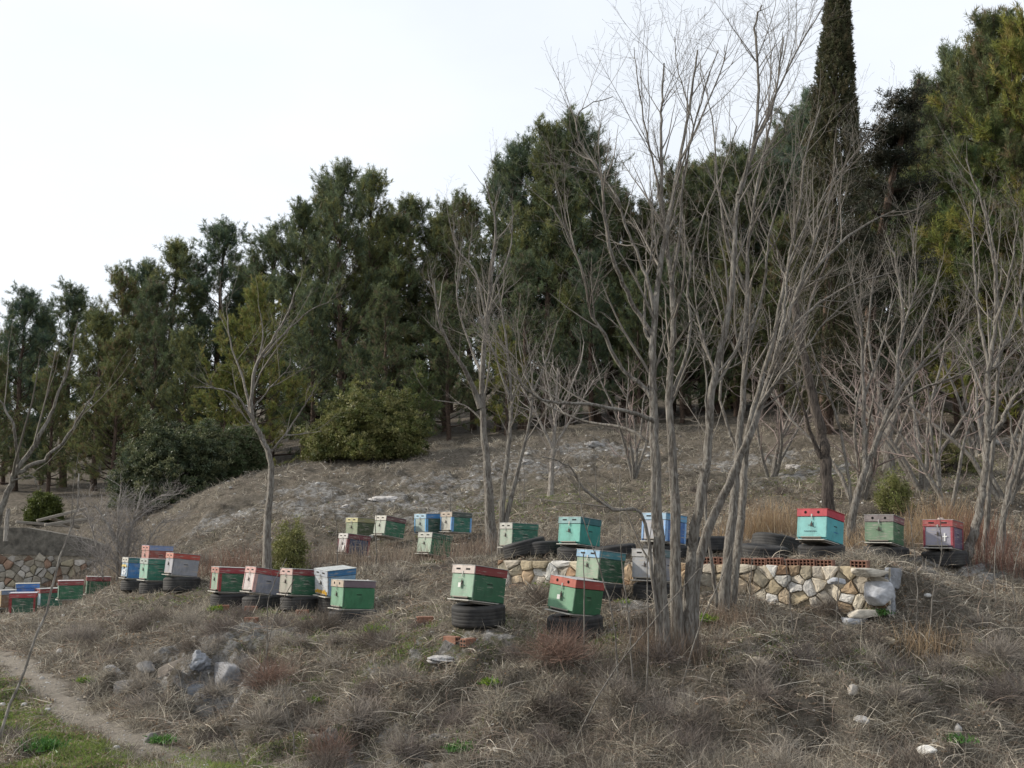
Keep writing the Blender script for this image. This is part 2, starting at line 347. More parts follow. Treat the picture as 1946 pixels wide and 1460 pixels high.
ad = N(nt, 'ShaderNodeMath'); ad.operation = 'ADD'; nt.links.new(n_b, ad.inputs[0]); nt.links.new(n_c, ad.inputs[1]); bump(nt, bs, ad.outputs[0], .9, .06)
g = mesh_np('ground', np.stack([GX.ravel(), GY.ravel(), GZr.ravel()], -1), Q, gm_mat, tint=np.stack([pm.ravel(), gm.ravel(), rm.ravel()], -1), smooth=True)
g['kind'] = 'structure'

# ------------------------------------------------------------------ tubes, strips
class Tubes:
    def __init__(s): s.V = []; s.F = []; s.C = []; s.n = 0
    def add(s, pts, rad, k=3, col=(1, 1, 1), cap=False, ridge=0):
        pts = np.asarray(pts, float); m = len(pts); rad = np.asarray(rad, float)
        t = np.gradient(pts, axis=0); t /= np.linalg.norm(t, axis=1)[:, None]+1e-9
        tm = t.mean(0); ref = np.array([0, 0, 1.]) if abs(tm[2]) < .8 else np.array([1., 0, 0])
        u = np.cross(t, ref); u /= np.linalg.norm(u, axis=1)[:, None]+1e-9; v = np.cross(t, u)
        a = np.arange(k)*2*math.pi/k; rr = rad[:, None]*np.ones(k)
        if ridge: rr = rr*(1+ridge*(rng.random(k)-.5)[None, :]+ridge*.6*(rng.random((m, k))-.5))
        ring = pts[:, None, :]+rr[:, :, None]*(np.cos(a)[None, :, None]*u[:, None, :]+np.sin(a)[None, :, None]*v[:, None, :])
        s.V.append(ring.reshape(-1, 3)); i = np.arange(m-1)[:, None]*k+np.arange(k)[None, :]; j = np.arange(m-1)[:, None]*k+(np.arange(k)[None, :]+1) % k
        s.F.append(np.stack([i, j, j+k, i+k], -1).reshape(-1, 4)+s.n); s.n += m*k
        s.C.append(np.tile(np.asarray(col, float), (m*k, 1)))
    def build(s, name, mat, parent=None, origin=(0, 0, 0), smooth=True):
        if not s.V: return None
        return mesh_np(name, np.vstack(s.V)-np.array(origin), np.vstack(s.F), mat, parent, np.vstack(s.C), smooth)
def nrm(a): return a/(np.linalg.norm(a, axis=-1, keepdims=True)+1e-9)
def strips(p0, d0, L, w, bend, seg=3, wander=0.):
    """curved flat blades -> V, F(tri)"""
    n = len(p0); d0 = nrm(d0); side = nrm(np.cross(d0, rng.normal(size=(n, 3))))
    V = np.zeros((n, 2*seg+1, 3)); p = p0.copy(); d = d0.copy(); step = (L/seg)[:, None]
    for i in range(seg):
        ww = (w*(1-i/seg*.7)/2)[:, None]; V[:, 2*i] = p-side*ww; V[:, 2*i+1] = p+side*ww
        d = nrm(d+bend/seg+(rng.normal(size=(n, 3))*wander if wander else 0)); p = p+d*step
    V[:, 2*seg] = p
    f = []
    for i in range(seg-1): f += [(2*i, 2*i+1, 2*i+3), (2*i, 2*i+3, 2*i+2)]
    f.append((2*seg-2, 2*seg-1, 2*seg)); f = np.array(f)
    Fc = (f[None]+(np.arange(n)*(2*seg+1))[:, None, None]).reshape(-1, 3)
    return V.reshape(-1, 3), Fc, 2*seg+1
def pal(n, cols, var=.15):
    c = np.array(cols)[rng.integers(0, len(cols), n)]; return c*(1+(rng.random((n, 1))-.5)*2*var)

# ------------------------------------------------------------------ rocks
def rock_mesh(size, seed, sub=2, flat=.6, rough=.35, boxy=0.):
    r = np.random.default_rng(seed); t = (1+5**.5)/2
    v = np.array([(-1, t, 0), (1, t, 0), (-1, -t, 0), (1, -t, 0), (0, -1, t), (0, 1, t), (0, -1, -t), (0, 1, -t), (t, 0, -1), (t, 0, 1), (-t, 0, -1), (-t, 0, 1)], float)
    f = [(0, 11, 5), (0, 5, 1), (0, 1, 7), (0, 7, 10), (0, 10, 11), (1, 5, 9), (5, 11, 4), (11, 10, 2), (10, 7, 6), (7, 1, 8), (3, 9, 4), (3, 4, 2), (3, 2, 6), (3, 6, 8), (3, 8, 9), (4, 9, 5), (2, 4, 11), (6, 2, 10), (8, 6, 7), (9, 8, 1)]
    v = nrm(v)
    for _ in range(sub):
        vs = list(map(tuple, v)); cache = {}; nf = []
        def mid(a, b):
            k = (min(a, b), max(a, b))
            if k not in cache: m = nrm((np.array(vs[a])+np.array(vs[b]))/2); cache[k] = len(vs); vs.append(tuple(m))
            return cache[k]
        for a, b, c_ in f:
            x, y, z = mid(a, b), mid(b, c_), mid(c_, a); nf += [(a, x, z), (b, y, x), (c_, z, y), (x, y, z)]
        v = np.array(vs); f = nf
    if boxy: v = v/(np.abs(v).max(1)[:, None]**boxy)
    pl = nrm(r.normal(size=(9, 3))); h = (.55+.4*r.random(9))*(1.3 if boxy else 1)      # cut by planes -> facets
    for i in range(9):
        d = v@pl[i]; over = np.maximum(d-h[i], 0); v = v-over[:, None]*pl[i]*.9
    if sub >= 4:
        q = v*2.2+seed; h_ = fbm(q[:, 0]+q[:, 2]*.7, q[:, 1]-q[:, 2]*1.9, 4); v = v*(1+.55*(h_-.5))[:, None]; st_ = np.round(v[:, 2]*5)/5; v[:, 2] = v[:, 2]*.4+st_*.6
    v = v+r.normal(size=v.shape)*.03*rough; v = v*np.array([1, .7+.3*r.random(), flat])*np.array(size)/1.0
    return v, np.array(f)
STONE_C = [(.42, .39, .34), (.46, .44, .41), (.36, .30, .22), (.40, .31, .20), (.30, .28, .26)]
def rock_obj(name, loc, size, seed, label, cat='rock', col=None, group=None, flat=.6, rot=None, parent=None, mat=None):
    v, f = rock_mesh(size, seed, sub=4 if max(size) > .13 and mat is None else (3 if mat else 2), flat=flat, boxy=.8 if mat else 0)
    if mat: v[:, 2] = v[:, 2]; col = col or STONE_C[seed % 5]
    a = rot if rot is not None else (seed*1.7) % 6.28; Rz = np.array([[math.cos(a), -math.sin(a), 0], [math.sin(a), math.cos(a), 0], [0, 0, 1]]); v = v@Rz.T
    r = np.random.default_rng(seed); tint = np.array(col)*(1+.3*(r.random((len(v), 1))-.5))
    o = mesh_np(name, v, f, mat or M['rock'], parent, tint, False, loc)
    if label: tag(o, label, cat, group)
    return o

# ------------------------------------------------------------------ stone walls
def clip_poly(poly, nx, ny, c):
    out = []
    for i in range(len(poly)):
        a = poly[i]; b = poly[(i+1) % len(poly)]; da = a[0]*nx+a[1]*ny-c; db = b[0]*nx+b[1]*ny-c
        if da <= 0: out.append(a)
        if da*db < 0: t = da/(da-db); out.append((a[0]+t*(b[0]-a[0]), a[1]+t*(b[1]-a[1])))
    return out
def rubble(mb, tints, O, ux, nrmv, L, h0, h1, size, seed, cols, zfun=None, prot=.032, gap=.007, bulge=.5):
    """Voronoi rubble face: O lower left corner, ux direction, heights h0..h1; stones stick out along nrmv"""
    r = random.Random(seed); pts = []; rows = int(max(h0, h1)/size*1.15)+1
    for j in range(rows):
        x = -size*r.random()
        while x < L+size:
            pts.append((x+r.uniform(-.3, .3)*size, (j+.5)*max(h0, h1)/rows+r.uniform(-.28, .28)*size)); x += size*r.uniform(.7, 2.5)
    for i, p in enumerate(pts):
        poly = [(max(0, p[0]-2*size), 0), (min(L, p[0]+2*size), 0), (min(L, p[0]+2*size), max(h0, h1)), (max(0, p[0]-2*size), max(h0, h1))]
        if p[0]+2*size < 0 or p[0]-2*size > L: continue
        for q in pts:
            if q is p: continue
            dx, dy = q[0]-p[0], q[1]-p[1]
            if abs(dx) > 4*size or abs(dy) > 4*size: continue
            dl = math.hypot(dx, dy); poly = clip_poly(poly, dx/dl, dy/dl, (p[0]*dx+p[1]*dy)/dl+dl/2-gap/2)
            if len(poly) < 3: break
        if len(poly) < 3: continue
        cx = sum(a[0] for a in poly)/len(poly); cy = sum(a[1] for a in poly)/len(poly)
        if cy > h0+(h1-h0)*cx/L: continue
        # densify + round corners
        pp = []
        for k in range(len(poly)):
            a = poly[k]; b = poly[(k+1) % len(poly)]; e = math.hypot(b[0]-a[0], b[1]-a[1])
            if e < .01: continue
            for t in (.07, .5, .93): pp.append((a[0]+t*(b[0]-a[0])+r.uniform(-.06, .06)*e*.6, a[1]+t*(b[1]-a[1])+r.uniform(-.06, .06)*e*.6))
        if len(pp) < 6: continue
        pr = prot*r.uniform(.2, 2.2); tiltx = r.uniform(-.25, .25); tilty = r.uniform(-.3, .15); n0 = len(mb.v); K = len(pp)
        for sc, dp in ((1.0, -.06), (.985, .45), (.92, .85), (.6, 1.0)):
            for (a, b) in pp:
                x = cx+(a-cx)*sc; y = cy+(b-cy)*sc; d = (pr*dp if dp > 0 else dp)+(tiltx*(x-cx)+tilty*(y-cy))*max(dp, 0)+r.uniform(-.006, .006)*(dp > .5)
                mb.v.append(tuple(O+ux*x+Vector((0, 0, y))+nrmv*d))
        mb.v.append(tuple(O+ux*cx+Vector((0, 0, cy))+nrmv*(pr*1.02)))
        for lv in range(3):
            for k in range(K): mb.f.append((n0+lv*K+k, n0+lv*K+(k+1) % K, n0+(lv+1)*K+(k+1) % K, n0+(lv+1)*K+k)); mb.m.append(0)
        for k in range(K): mb.f.append((n0+3*K+k, n0+3*K+(k+1) % K, n0+4*K)); mb.m.append(0)
        col = cols[r.randrange(len(cols))]; f = r.uniform(.55, 1.15); tints += [[c*f for c in col]]*(4*K+1)
WALLC = [(.50, .42, .29), (.56, .50, .40), (.52, .47, .38), (.44, .33, .22), (.48, .39, .28), (.50, .44, .33), (.66, .64, .59), (.62, .60, .56), (.42, .38, .32), (.42, .28, .18), (.56, .50, .41)]
def retaining_wall():
    O0 = Vector((WA.x, WA.y, -1.35)); ht0 = WA.z+1.35-.02; ht1 = WB.z+1.35-.05
    root = empty('stone_retaining_wall', (WA.x, WA.y, -1.1), 'rubble stone retaining wall holding up the terrace of hives behind the bare tree clump', 'wall')
    o = Vector(root.location)
    mb = MB(); t = []; rubble(mb, t, O0-o, wdir, wnor, WL, ht0, ht1, .14, 3, WALLC); mb.build('stones', M['stone'], root, tint=np.array(t))
    core = MB(); mid = O0-o+wdir*WL/2-wnor*.20; Mx = Matrix.Translation(mid+Vector((0, 0, (ht0+ht1)/4-.04))) @ Matrix.Rotation(math.atan2(wdir.y, wdir.x), 4, 'Z') @ Matrix.Rotation(math.atan2(ht0-ht1, WL), 4, 'Y')
    core.box((0, 0, 0), (WL, .40, (ht0+ht1)/2-.03), Mx, .02); core.build('mortar_core', M['mortar'], root)
    # end return of big stones at the right corner
    eb = MB(); t = []; rubble(eb, t, O0-o+wdir*WL, -wnor, wdir, .9, ht1, ht1+.05, .26, 9, [(.33, .34, .36), (.28, .29, .31)]); eb.build('end_stones', M['stone'], root, tint=np.array(t))  # blue-grey tints put the shade of this side face into the stone colour
    for k, (px, py, s, sd_) in enumerate(((1668, 1128, (.15, .17, .14), 5), (1640, 1166, (.20, .14, .05), 15), (1625, 1182, (.16, .14, .05), 4), (1650, 1088, (.20, .16, .05), 11), (1590, 1104, (.09,.08,.04), 8))):
        rock_obj('corner_stone', P(px, py, 12.93)-o, s, sd_, None, col=[(.40, .41, .43), (.50, .46, .39)][k % 2], flat=1, parent=root, rot=.1*k, mat=M['stone'])
    # hollow bricks along the top of the wall
    s0 = (P(1322, 1066, 13.85)-WA).dot(wdir); s1 = (P(1640, 1077, 13.0)-WA).dot(wdir); x = s0; k = 0
    while x < s1:
        L = .19; z = WA.z+(WB.z-WA.z)*x/WL
        if k not in (8, 13):
            b = MB(); dz = random.uniform(-.006, .006); h = .085; dep = .16
            for i in range(5): b.box((-L/2+i*(L-.012)/4+.006, 0, h/2), (.012, dep, h))
            for i in range(4):
                for zz in (.006, h/2, h-.006): b.box((-L/2+.012+(i+.5)*(L-.06)/4+i*.012, .002, zz), ((L-.06)/4, dep-.006, .012))
            b.box((0, dep/2-.02, h/2), (L-.024, .01, h-.024), mi=1)  # black plate puts deep shade behind the brick holes
            q = b.build('hollow_brick', [M['brick'], M['black']], root); q.location = WA+wdir*(x+L/2)-wnor*(.07+random.uniform(-.01, .012))-o; q.location.z = z+.005+dz-o.z
            q.rotation_euler = (random.uniform(-.03, .03), random.uniform(-.03, .03), math.atan2(wdir.y, wdir.x)+random.uniform(-.05, .05))
        x += L+.012; k += 1
retaining_wall()
def ruin():
    A = P(-150, 1115, 26.2); B = P(228, 1112, 26.8); ux = Vector((B.x-A.x, B.y-A.y, 0)); L = ux.length; ux.normalize(); nv_ = Vector((ux.y, -ux.x, 0)); zb = -1.95
    root = empty('ruined_stone_building', (A.x, A.y, zb), 'ruined rubble stone wall with a grey concrete band behind the far left hives', 'building')
    o = Vector(root.location); zt0 = P(60, 1047, 26.5).z; zt1 = P(228, 1068, 26.8).z
    mb = MB(); t = []; rubble(mb, t, Vector((0, 0, 0)), ux, nv_, L, zt0-zb, zt1-zb, .15, 8, [(.34, .30, .24), (.38, .36, .32), (.30, .27, .22), (.27, .18, .13), (.32, .28, .2), (.40, .37, .33)], prot=.04)
    mb.build('stone_wall', M['stone'], root, tint=np.array(t))
    c = MB(); Mz = Matrix.Rotation(math.atan2(ux.y, ux.x), 4, 'Z'); c.box((L/2, .22, (zt0-zb)/2-.05), (L, .44, zt0-zb-.1), Mz); c.build('wall_core', M['mortar'], root)
    c = MB(); Lc = (P(160, 1040, 26.4)-A).dot(ux); y0 = -.03
    z0 = zt0-zb-.03; zt = P(60, 1003, 26.4).z-zb; zr = P(160, 1024, 26.5).z-zb
    pts = [(0, z0), (Lc, z0-.1), (Lc+.7, z0-.15), (Lc+.5, zr-.2), (Lc, zr), (Lc*.62, zt+.0), (0, zt+.02)]
    fr = [ux*a+nv_*.03+Vector((0, 0, b)) for a, b in pts]; bk = [p-nv_*.4 for p in fr]
    c.poly(fr); c.poly(bk[::-1])
    for i in range(len(pts)): j = (i+1) % len(pts); c.poly([fr[j], fr[i], bk[i], bk[j]])
    c.build('concrete_band', M['concrete'], root)
    for k, (x0, y0, x1, y1, D) in enumerate(((70, 990, 165, 966, 27.6), (85, 998, 175, 985, 27.4), (95, 985, 150, 1003, 27.9), (30, 992, 130, 1000, 28.2))):
        a = P(x0, y0, D); b = P(x1, y1, D+.6); tb = MB(); d = b-a; Mx = Matrix.Translation((a+b)/2) @ d.to_track_quat('X', 'Z').to_matrix().to_4x4()
        tb.box((0, 0, 0), (d.length, .14, .07), None, .01); q = tb.build('roof_beam', M['oldwood']); q.matrix_world = Mx
        tag(q, ['grey weathered roof beam lying highest across the ruined wall', 'grey roof beam just below the highest beam behind the ruined wall', 'short roof beam slanting the other way behind the ruined wall', 'low roof beam lying flat just above the concrete band'][k], 'beam', 'old beams on the ruin')
ruin()
pst = Tubes(); b0 = P(12, 1008, 26); pst.add([(0, 0, -.25), (0, 0, .25), (0.02, 0, .5)], [.06, .055, .05], 8, ridge=.1); q = pst.build('wooden_post', M['barkpale']); q.location = b0; tag(q, 'short pale post standing on the concrete band of the ruined wall', 'post')

# ------------------------------------------------------------------ hives and tyres
def lathe(profile, n, ):
    V = []; 
    for i in range(n):
        a = 2*math.pi*i/n
        for r_, z in profile: V.append((r_*math.cos(a), r_*math.sin(a), z))
    m = len(profile); Fc = []
    for i in range(n):
        for j in range(m): Fc.append((i*m+j, ((i+1) % n)*m+j, ((i+1) % n)*m+(j+1) % m, i*m+(j+1) % m))
    return np.array(V), np.array(Fc)
def tyre_mesh():
    Rr, w, ri = .30, .21, .19; pr = []
    # tread with grooves, closed loop: outer tread (bottom->top), top sidewall, inner, bottom sidewall
    pr += [(.278, .006), (.292, .018)]
    for k in range(5):
        z0 = .022+k*.0335; pr += [(.300, z0), (.300, z0+.027), (.2988, z0+.029), (.2988, z0+.031)]
    pr += [(.292, w-.018), (.278, w-.006), (.25, w+.002), (.225, w-.002), (.205, w-.014), (ri, w-.020), (ri-.004, w-.035), (.215, w-.032), (.255, w-.035), (.272, w/2), (.255, .035), (.215, .032), (ri-.004, .035), (ri, .020), (.205, .014), (.225, .002), (.25, -.002)]
    V, Fc = lathe(pr, 56)
    # cross lugs: shrink every third column of tread a little
    m = len(pr)
    for i in range(56):
        if i % 2:
            for j in range(2, 22):
                if j % 8 < 4: V[i*m+j, :2] *= .998
    return V, Fc
tv, tf = tyre_mesh(); TYRE = None
def tyre(loc, s=1., label='', group='old tyres under the hives', rot=(0, 0, 0), sz=1.):
    global TYRE
    if TYRE is None:
        TYRE = mesh_np('tyre', tv, tf, M['tyre'], smooth=False); o = TYRE
        me = o.data
    else:
        o = TYRE.copy(); COL.objects.link(o)
    o.location = loc; o.scale = (s, s, s*sz); o.rotation_euler = (rot[0], rot[1], random.random()*6); tag(o, label, 'tyre', group); return o
HW, HL, HB, HLID = .385, .455, .275, .090
def hive(px, D, front, side, lidf, lids, label, top=(.42, .42, .41), yaw=-50, rx=-7, ry=0, vents='slot', board=(.5, .48, .43), tyre_s=1., tyre_label=None, zoff=0, trim=None, wear=.47, frontwear=None, sc=1., stand=None, extra=None, tsz=1.):
    b = G(px, D); x, y = b.x, b.y
    zg = float(np.mean([gz(x+dx, y+dy) for dx in (-.2, .2) for dy in (-.2, .2)]))
    base = zg-.035+zoff
    if tyre_label:
        tyre((x+.02, y+.02, base), tyre_s, tyre_label, rot=(R(rx*.45)*.7, R(-rx*.25), 0), sz=tsz); base += .21*tyre_s*tsz+.012
    elif stand: base += stand
    root = empty('beehive', (x, y, base), label, 'beehive', 'painted wooden beehives', rot=(0, 0, 0))
    root.rotation_euler = (Matrix.Rotation(R(yaw), 3, 'Z') @ Matrix.Rotation(R(rx), 3, 'X') @ Matrix.Rotation(R(ry), 3, 'Y')).to_euler()
    root.scale = (sc, sc, sc)
    side = tuple(c*.8+.006 for c in side); front = tuple(c*.78 for c in front); lidf = tuple(c*.85 for c in lidf)
    pf, ps, pl, pls, pt = paint(front, frontwear if frontwear is not None else wear), paint(side, wear), paint(lidf, wear), paint(lids, wear), paint(top, .2)  # sunlit fronts get paler paint and shaded sides darker, besides real two-tone colours
    mb = MB()       # body: sides then the front board set 3 mm proud
    mb.box((0, .006, .02+HB/2), (HW, HL-.012, HB), None, .004)
    body = mb.build('hive_body', [ps], root)
    fb = MB(); fb.box((0, -HL/2-.002, .02+HB/2+.012), (HW+.002, .016, HB-.026), None, .003); fb.build('front_board', [pf], root)
    if trim:
        tp = paint(trim, .3)
        for sx in (-1, 1):
            for c_, d_ in (((sx*(HW/2-.012), -HL/2-.013, .02+HB/2+.012), (.028, .008, HB-.03)), ((sx*(HW/2+.003), -HL/2+.018, .02+HB/2), (.008, .040, HB-.004)), ((sx*(HW/2+.003), HL/2-.02, .02+HB/2), (.008, .036, HB-.004))):
                tm = MB(); tm.box(c_, d_); tm.build('trim', [tp], root)
    for sx in (-1, 1):
        h = MB(); h.box((sx*(HW/2+.0015), 0, .02+HB*.68), (.005, .075, .009)); h.build('hand_hold', [M['black']], body)  # raised black bar drawn for the shade of a hand slot
    fl = MB(); fl.box((0, -.018, .010), (HW-.01, HL+.066, .013), None, .003); fl.build('landing_board', [paint(board, .5)], root)
    for sx in (-1, 1):
        ru = MB(); ru.box((sx*(HW/2-.04), .0, -.008), (.04, HL*.9, .012)); ru.build('runner', [M['oldwood']], root)
    en = MB(); en.box((.0, -HL/2-.011, .028), (HW*.62, .012, .016), None, .002); en.build('entrance_slot', [M['black']], root)  # raised black block in place of the shaded entrance gap
    eb = MB(); eb.box((.0, -HL/2-.018, .044), (HW*.7, .018, .014), None, .002); eb.build('entrance_strip', [M['oldwood']], root)
    lz = .02+HB+.004
    lf = MB(); lf.box((0, 0, lz+HLID/2), (HW+.012, HL+.012, HLID), None, .004); lid = lf.build('lid', [pls], root)
    lb = MB(); lb.box((0, -HL/2-.012, lz+HLID/2), (HW+.014, .014, HLID+.002), None, .003); lidfront = lb.build('lid_front', [pl], lid)
    ts = MB(); ts.box((0, -.002, lz+HLID+.003), (HW+.030, HL+.040, .006), None, .002); ts.build('lid_sheet', [pt], lid)
    for sx in (-1, 1):
        v = MB()
        if vents == 'slot': v.box((sx*.085, -HL/2-.019, lz+HLID*.55), (.075, .004, .020), None, .001)
        else:
            for k in range(4): v.box((sx*.085, -HL/2-.019, lz+HLID*.55), (.026, .004, .026), Matrix.Translation((sx*.085, 0, lz+HLID*.55)) @ Matrix.Rotation(k*math.pi/8, 4, 'Y') @ Matrix.Translation((-sx*.085, 0, -(lz+HLID*.55))))
        v.build('vent', [M['black']], lid)  # black plates paint the shade of vent openings onto the lid
    la = MB(); yy = -HL/2-.014
    la.box((0, yy-.008, lz+.012), (.020, .004, .034), None, .001); la.box((0, yy-.011, lz-.018), (.012, .006, .034), None, .001); la.build('latch', [M['metal']], root)
    hk = MB(); zc = .02+HB*.66
    hk.box((0, yy-.006, zc), (.024, .010, .040), None, .002); hk.box((-.022, yy-.010, zc-.012), (.034, .006, .008)); hk.box((.022, yy-.010, zc-.024), (.028, .006, .007)); hk.box((.003, yy-.010, zc+.024), (.007, .007, .03))
    hk.build('front_hook', [M['iron']], root)
    if extra == 'tag': tg = MB(); tg.box((-.02, yy-.018, zc-.03), (.045, .003, .05), None, .001); tg.build('white_tag', [paint((.7, .7, .66), .1)], root)
    if extra == 'label': tg = MB(); tg.box((.07, yy-.006, .02+HB*.38), (.09, .003, .10), None, .001); tg.build('white_plate', [paint((.72, .72, .70), .1)], root)
    if extra == 'cross':
        tg = MB(); tg.box((.09, yy-.0035, .02+HB*.5), (.016, .003, .11)); tg.box((.09, yy-.0045, .02+HB*.53), (.06, .003, .016)); tg.build('painted_cross', [paint((.72, .72, .70), .1)], root)
    if extra == 'yellow':
        tg = MB()
        for k in range(7): tg.box((-.15+k*.05, yy-.0025, .062+.006*(k % 3)), (.04, .003, .05+.02*(k % 2)), None, .001)
        tg.build('yellow_flames', [paint((.62, .36, .04), .3)], root)
    if extra == 'marks':
        tg = MB()
        for k in range(7): tg.box((-.09+k*.024, yy-.002, .02+HB*.36), (.014, .002, .012+.004*(k % 2)))
        tg.build('stencilled_marks', [paint((.10, .22, .24), .3)], root)
        for k in range(5): tg2 = MB()
        tg2 = MB(); 
        for k in range(4): tg2.box((HW/2+.002, -.02+k*.03, .02+HB*.42), (.002, .018, .012))
        tg2.build('blue_marks', [paint((.04, .18, .42), .3)], root)
    if extra == 'mural':
        tg = MB(); r_ = random.Random(3)
        for k in range(9): tg.box((r_.uniform(-.15, .15), yy-.0025-.0006*k, .02+HB*r_.uniform(.25, .55)), (r_.uniform(.05, .12), .0015, r_.uniform(.02, .05)), None, .0005)
        tg.build('painted_clouds', [paint((.62, .66, .70), .2)], root)
        tg = MB(); 
        for k in range(5): tg.box((-.12+.06*k, yy-.010, .02+HB*(.78+.05*(k % 2))), (.06, .0015, .04), None, .0005)
        tg.build('painted_yellow_sky', [paint((.62, .48, .16), .2)], root)
    return root
PG = (.27, .43, .31); DG = (.035, .15, .075); RD = (.33, .055, .05); MR = (.21, .035, .035); TQ = (.20, .58, .60); BL = (.17, .34, .62); LB = (.40, .58, .74)
WH = (.62, .60, .60); GR = (.36, .36, .41); PK = (.62, .42, .38); MG = (.05, .26, .11); TG = (.07, .36, .30)
